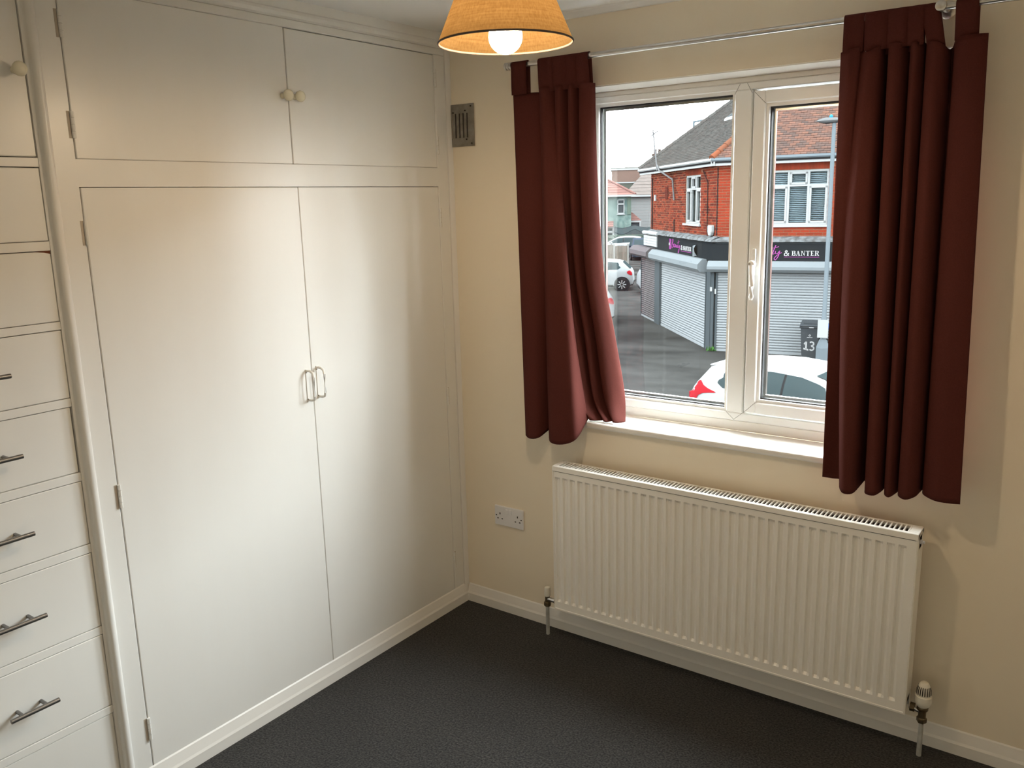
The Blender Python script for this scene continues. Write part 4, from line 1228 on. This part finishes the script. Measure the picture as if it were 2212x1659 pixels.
# ------------------------------------------------------------------ cars
HATCH = [(0.00, .52, .50, .72, .60, .30), (.03, .86, .80, .79, .70, .26), (.12, 1.02, .93, .83, .70, .24), (.34, 1.22, .97, .86, .64, .22), (.50, 1.37, .98, .88, .60, .21), (.72, 1.425, .98, .89, .60, .2), (1.1, 1.462, .97, .90, .60, .2), (1.6, 1.475, .95, .905, .61, .2), (2.1, 1.44, .93, .905, .61, .2),
         (2.45, 1.35, .92, .905, .63, .2), (2.80, 1.17, .91, .90, .66, .2), (3.12, 1.00, .90, .89, .72, .2), (3.5, .945, .87, .88, .72, .2), (3.95, .84, .78, .85, .70, .2), (4.2, .70, .66, .78, .66, .22), (4.32, .52, .50, .66, .56, .28)]
def car(name, label, loc, ang, M, wheels=(.78, 3.42), scale=1.0, estate=False, focus=False, group='cars parked outside'):
    t = thing(name, label, 'car', loc, ang, group)
    S = [list(q) for q in HATCH]
    if estate:
        for q in S:
            if q[0] == .12: q[1] = 1.05
            if q[0] == .34: q[1] = 1.38
            if q[0] == .50: q[1] = 1.48
            if .6 < q[0] < 2.3: q[1] += .07
    if focus:
        for q in S:
            if q[0] == .12: q[1] = 1.06
            if q[0] == .34: q[1], q[4] = 1.345, .60
            if q[0] == .50: q[1] = 1.40
    def stat(xx):
        for i in range(len(S)-1):
            if S[i][0] <= xx <= S[i+1][0]:
                f = (xx-S[i][0])/(S[i+1][0]-S[i][0]); return [p_+(q_-p_)*f for p_, q_ in zip(S[i], S[i+1])]
        return S[-1]
    def sect(q):
        _, zt, zb, wb, wt, zl = q
        mz = (zt+zb)/2
        return [(wb*.80, zl), (wb*.95, zl+.06), (wb*1.0, (zl+zb)/2), (wb*1.0, zb-.10), (wb*.975, zb), ((wb+wt)/2+.02, mz), (wt+.03, zt-.045), (wt-.02, zt-.012), (wt*.55, zt), (0, zt+.006)]
    rows = []
    for q in S:
        h = sect(q)
        rows.append([(q[0]*scale, y_*scale, z_*scale) for y_, z_ in h]+[(q[0]*scale, -y_*scale, z_*scale) for y_, z_ in h[::-1][1:]])
    body = MB().grid(rows)
    n = len(rows[0])
    body.f.append(tuple(range(n))); body.f.append(tuple((len(rows)-1)*n+k for k in range(n)))
    b = body.build('body', M, t, local=True, smooth=35)
    def sp(xx, zz, off, s):
        h = sect(stat(xx)); y_ = h[0][0]
        for i in range(len(h)-1):
            if h[i][1] <= zz <= h[i+1][1]:
                f = (zz-h[i][1])/max(1e-6, h[i+1][1]-h[i][1]); y_ = h[i][0]+(h[i+1][0]-h[i][0])*f; break
        return (xx*scale, s*(y_+off)*scale, zz*scale)
    def side_patch(nm, rng, M_, off=.007, par=t):
        """rng: list of (x, z_low, z_high)"""
        for s in (-1, 1):
            R = [[sp(xx, z0+(z1-z0)*k/5, off, s) for k in range(6)] for xx, z0, z1 in rng]
            MB().grid(R).build(nm, M_, par, local=True, smooth=180)
    def win(xa, xb, cut0=0, cut1=0, n=6):
        out = []
        for k in range(n+1):
            xx = xa+(xb-xa)*k/n; q = stat(xx); out.append((xx, q[2]+.05, max(q[2]+.055, q[1]-.085)))
        return out
    side_patch('side_window', [(.60, 1.10, 1.13)]+win(.72, 1.02, n=3), M_CARG)
    side_patch('window_surround', win(1.00, 2.88, n=12), M_BLACKP, .004)
    side_patch('side_window', win(1.08, 1.80), M_CARG)
    side_patch('side_window', win(1.84, 2.86, n=9), M_CARG)
    def top_patch(nm, x0, x1, wf, M_, n=5, h=.012):
        R = []
        for k in range(n+1):
            xx = x0+(x1-x0)*k/n; q = stat(xx)
            R.append([((xx+(-.008 if x1 < 1 else .008))*scale, yy*wf*q[4]*scale, (q[1]+h+(.004 if abs(yy) < .5 else -.006))*scale) for yy in (-1, -.6, -.2, .2, .6, 1)])
        MB().grid(R).build(nm, M_, t, local=True, smooth=180)
    top_patch('windscreen', 2.30, 3.04, .93, M_CARG); top_patch('rear_window', .14, .32 if focus else .50, .90, M_CARG)
    # lights
    side_patch('tail_light', [(.030, .62, .80), (.05, .60, .92), (.10, .62, .985), (.17, .74, 1.08), (.24, .84, 1.10), (.32, .885, 1.03), (.44, .91, .985), (.60, .93, .945)] if focus else [(.04, .76, .84), (.07, .74, .93), (.14, .76, .98), (.22, .80, .96), (.28, .86, .93)], M_RED, .012)
    for s in (-1, 1):
        if focus: B(-.012*scale, .05*scale, s*.50*scale if s > 0 else -.76*scale, .76*scale if s > 0 else -.50*scale, .70*scale, .86*scale).build('tail_light', M_RED, t, local=True, bevel=.01)
        B(4.12*scale, 4.24*scale, s*.46*scale if s > 0 else -.74*scale, .74*scale if s > 0 else -.46*scale, .58*scale, .70*scale).build('head_light', M_LAMPW, t, local=True, bevel=.02)
        q = sp(2.72, .98, .10, s)
        MB().lathe([(.02, -.09), (.07, -.07), (.085, 0), (.07, .07), (.02, .09)], (q[0], q[1], q[2]), 12, 'y').build('mirror', M, t, local=True, smooth=60)
        for xx in (1.30, 2.02):
            q = sp(xx, .82, .006, s); B(q[0]-.09, q[0]+.09, q[1]-.012, q[1]+.012, q[2]-.012, q[2]+.012).build('door_handle', M, t, local=True, bevel=.005)
    B(.0, .10, -.70*scale, .70*scale, .26*scale, .44*scale).build('rear_bumper', M_BLACKP if not focus else M, t, local=True, bevel=.03)
    side_patch('sill_trim', [(.95, .20, .30), (2.0, .20, .29), (3.2, .20, .30)], M_BLACKP, .004)
    for wx in wheels:
        for s in (-1, 1):
            c = (wx*scale, s*.80*scale, .31*scale)
            MB().lathe([(.38*scale, 0), (.38*scale, .108*scale)], (c[0], c[1] if s > 0 else c[1]-.108*scale, c[2]), 24, 'y').build('wheel_arch', M_BLACKP, t, local=True)
            wh_ = MB().lathe([(.20, 0), (.29, 0), (.315, .03), (.315, .10), (.30, .125), (.21, .13)], c, 24, 'y', T=lambda a, b_, z, c=c, s=s: (a, c[1]+s*(b_-c[1]), z)).build('wheel', M_TYRE, t, local=True, smooth=40)
            for k in range(8):
                a = 2*math.pi*k/8
                MB().tube([(c[0]+.05*math.cos(a), c[1]+s*.128, c[2]+.05*math.sin(a)), (c[0]+.21*math.cos(a), c[1]+s*.122, c[2]+.21*math.sin(a))], [.022, .030], 6).build('spoke', M_ALLOY, wh_, local=True)
    if focus:
        MB().tube([(.55, 0, 1.43), (.40, 0, 1.50)], .006, 5).build('roof_aerial', M_BLACKP, t, local=True)
        MB().prism([(.80, 1.432), (.56, 1.416), (.30, 1.372), (.28, 1.355), (.32, 1.335), (.60, 1.385)], 'y', -.55, .55).build('spoiler', M, t, local=True, bevel=.012)
    return t
M_CWHITE = mat('white_car_paint', x((0.95, 0.96, 0.97)), 0.2, spec=0.6)
M_CSILV = mat('silver_car_paint', x((0.58, 0.61, 0.63)), 0.25, spec=0.6)
M_CPALE = mat('pale_silver_car_paint', x((0.74, 0.78, 0.80)), 0.25, spec=0.6)
M_CDARK = mat('dark_blue_car_paint', x((0.12, 0.15, 0.20)), 0.2, spec=0.7)
car('parked_car', 'white hatchback with large red tail light parked right below the window', (-4.08, 12.40, GZ), math.radians(-7), M_CWHITE, focus=True)
car('parked_car', 'silver hatchback seen side on beyond the shop corner', FP(.66, 42.4, GZ), math.radians(205), M_CPALE, wheels=(.52, 3.2))
car('parked_car', 'silver car with upright rear light half hidden behind the shop', FP(.83, 40.4, GZ), math.radians(34), M_CSILV, estate=True)
car('parked_car', 'pale silver car whose tail shows beside the left curtain', (-12.80, 24.25, GZ), math.radians(212), M_CPALE, estate=True)
car('parked_car', 'white saloon parked behind the board fence', FP(2.1, 68.5, GZ), math.radians(205), M_CWHITE)
car('parked_car', 'dark blue car facing out beside the board fence', FP(1.5, 66, GZ), math.radians(-61+2), M_CDARK)
car('parked_car', 'silver car mostly hidden behind the leftmost fence panel', FP(-2.3, 63.5, GZ), math.radians(207), M_CSILV)

# ------------------------------------------------------------------ far left of the street
gh = thing('stone_clad_house', 'green stone clad house with pink red tiled roof', 'house', FP(-2, 78, GZ))
B(-9, .95, 78, 86, GZ, 2.0, FP).build('wall', M_GREENST, gh)
def roof_tri(T, e0, e1, r0, r1, M, par, n=11, nm='tile_course'):
    """courses laid between eave e0-e1 and ridge r0-r1 (points)"""
    e0, e1, r0, r1 = map(Vector, (e0, e1, r0, r1))
    for k in range(n):
        f0, f1 = k/n, (k+1.25)/n
        f1 = min(f1, 1)
        a, b, c, d = e0+(r0-e0)*f0, e1+(r1-e1)*f0, e1+(r1-e1)*f1, e0+(r0-e0)*f1
        up = Vector((0, 0, .07))
        MB().add([a, b, c, d, a+up, b+up, c+up*.2, d+up*.2], [(0, 3, 2, 1), (4, 5, 6, 7), (0, 1, 5, 4), (1, 2, 6, 5), (2, 3, 7, 6), (3, 0, 4, 7)]).build(nm, M, par)
roof_tri(None, FP(-9.3, 77.6, 1.98), FP(1.3, 77.6, 1.98), FP(-6, 82, 4.35), FP(-3.0, 82, 4.35), M_REDROOF, gh)
roof_tri(None, FP(1.3, 77.6, 1.98), FP(1.3, 86.4, 1.98), FP(-3.0, 82, 4.35), FP(-3.0, 82.05, 4.35), M_REDROOF, gh)
MB().tube([FP(1.32, 77.6, 2.06), FP(-3.0, 82, 4.42)], .11, 8).build('hip_tiles', M_REDROOF, gh, smooth=40)
B(-9.3, 1.35, 77.5, 77.62, 1.86, 2.02, FP).build('gutter', M_XWHITE, gh)
for a0, a1, z0, z1 in ((-.26, .36, .38, 1.62), (-2.35, -1.25, .30, 1.58)):
    m = MB(); f = .08
    for q in ((a0, a1, z0, z0+f), (a0, a1, z1-f, z1), (a0, a0+f, z0, z1), (a1-f, a1, z0, z1), (a0, a1, z0+.78, z0+.90)): m.box(q[0], q[1], 77.9, 78.02, q[2], q[3], FP)
    o = m.build('window', M_XWHITE, gh)
    B(a0+.05, a1-.05, 77.97, 77.99, z0+.05, z0+.80, FP).build('pane', M_PANEX, o); B(a0+.05, a1-.05, 77.97, 77.99, z0+.88, z1-.05, FP).build('pane', M_PANEX, o)
    B(a0-.06, a1+.06, 77.85, 78.0, z0-.08, z0, FP).build('sill', M_XWHITE, o)
B(.62, .92, 77.93, 78.0, .30, 1.85, FP).build('drainpipe', M_LATT, gh)
# porch with white openwork
m = MB()
for k in range(5): m.box(-3.4+.68*k, -3.22+.68*k, 76, 76.08, GZ, -.75, FP)
for z in (-2.0, -1.6, -1.2, -.8): m.box(-3.4, -.50, 76, 76.07, z, z+.14, FP)
po = m.build('porch', M_XWHITE, gh); B(-3.4, -.55, 76.6, 76.7, GZ, -.8, FP).build('inner_glass', M_PANEX, po)
roof_tri(None, FP(-3.6, 75.8, -.70), FP(-.60, 75.8, -.70), FP(-3.6, 78, -.25), FP(-.60, 78, -.25), M_REDROOF, po, n=3)
# lean-to garage
ga = thing('garage', 'small garage with red roof and white edging beside the stone clad house', 'garage', FP(1.5, 80, GZ))
B(.97, 1.70, 79, 83, GZ, -.30, FP).build('wall', M_XGREY, ga)
roof_tri(None, FP(.70, 78.9, -.28), FP(1.85, 78.9, -.28), FP(.70, 81, .42), FP(1.05, 81, .42), M_REDROOF, ga, n=5)
B(.68, 1.86, 78.8, 78.92, -.42, -.27, FP).build('edging', M_XWHITE, ga); B(1.72, 1.82, 78.8, 78.95, GZ, -.30, FP).build('post', M_XWHITE, ga)
# pale sided house
gy_ = thing('sided_house', 'pale grey boarded house with brown roof behind the shop', 'house', FP(3, 90, GZ))
for k in range(16):
    B(1.02, 9, 90-.012*(k % 2), 98, GZ+k*.285, GZ+.28+k*.285, FP).build('siding_board', M_SIDING, gy_)
R0_, R1_ = FP(3.1, 94.2, 5.0), FP(9, 94.2, 5.0)
roof_tri(None, FP(.35, 89.6, 2.0), FP(9.3, 89.6, 2.0), R0_, R1_, M_BRROOF, gy_, n=9)
roof_tri(None, FP(.35, 98, 2.0), FP(.35, 89.6, 2.0), FP(3.1, 94.21, 5.0), R0_, M_MOSS, gy_, n=9)
B(.3, 9.3, 89.5, 89.62, 1.82, 2.0, FP).build('gutter', M_XWHITE, gy_)
# flat roofed brick block
bb = thing('flat_roof_block', 'brown brick flat roofed block behind the houses', 'building', FP(1, 97, GZ))
B(-.95, 6, 97, 106, GZ, 4.72, FP).build('wall', M_BRICKFAR, bb); B(-1.05, 6.1, 96.9, 106, 4.72, 4.90, FP).build('coping', M_XWHITE, bb); B(-1.05, 6.1, 96.9, 106, 4.90, 5.0, FP).build('roof_edge', M_MOSS, bb)
B(-.55, 1.9, 95.5, 97, GZ, 3.30, FP).build('lower_wing', M_MOSS, bb); B(-.60, 2.0, 95.4, 97, 3.30, 3.42, FP).build('wing_edge', M_XWHITE, bb)
# tarpaulin canopy
tc_ = MB(); rows = []
for j in range(6):
    v = j/5
    rows.append([FP(-.5+4.2*u_/12, 74+2*v, -.62-.45*abs(math.sin(u_/12*math.pi*2.0+.6))**1.5*(1-v*.5)-.25*(1-v)) for u_ in range(13)])
tc_.grid(rows); tc_.grid([rows[0], [(p_[0], p_[1], GZ) for p_ in rows[0]]])
tp = tc_.build('tarpaulin_canopy', M_TARP, smooth=180)
md = tp.modifiers.new('thickness', 'SOLIDIFY'); md.thickness = .04
tag(tp, 'dark sagging tarpaulin canopy behind the lattice fence', 'canopy')
# lattice fence
lf = thing('lattice_fence', 'green garden fence with diagonal lattice top', 'fence', FP(0, 72, GZ))
B(-6, 6, 72, 72.06, GZ, -1.86, FP).build('boards', M_LATT, lf); B(-6, 6, 71.98, 72.08, -1.30, -1.24, FP).build('top_rail', M_LATT, lf); B(-6, 6, 71.98, 72.08, -1.90, -1.84, FP).build('rail', M_LATT, lf)
m = MB(); a = -6.6
while a < 6:
    for s in (1, -1):
        p0, p1 = FP(a if s > 0 else a+.6, 72.02+.02*s, -1.86), FP(a+.6 if s > 0 else a, 72.02+.02*s, -1.28)
        m.tube([p0, p1], .018, 4)
    a += .13
tag(m.build('lattice', M_LATT, lf), kind='stuff')
for k in range(6): B(-5.1+1.83*k, -5.0+1.83*k, 71.93, 72.05, GZ, -1.2, FP).build('post', M_LATT, lf)
# board fence with concrete posts
bf = thing('board_fence', 'weathered board fence panels between pale concrete posts', 'fence', FP(-.5, 59, GZ))
for a0, a1, zt in ((-2.6, -1.6, -1.34), (-1.5, -.47, -1.34), (-.36, .47, -1.42)):
    n = int((a1-a0)/.095)
    for k in range(n):
        B(a0+(a1-a0)*k/n+.004, a0+(a1-a0)*(k+1)/n-.004, 59.02-.02*(k % 2), 59.05, -2.44, zt-.02*(k % 3 == 0), FP).build('board', M_WOODF, bf)
    B(a0, a1, 59.0, 59.06, GZ, -2.44, FP).build('gravel_board', M_CONC, bf)
for a in (-1.6, -.47, .47):
    B(a, a+.11, 58.95, 59.07, GZ, -1.30, FP).build('post', M_CONC, bf)

bpy.context.view_layer.update()
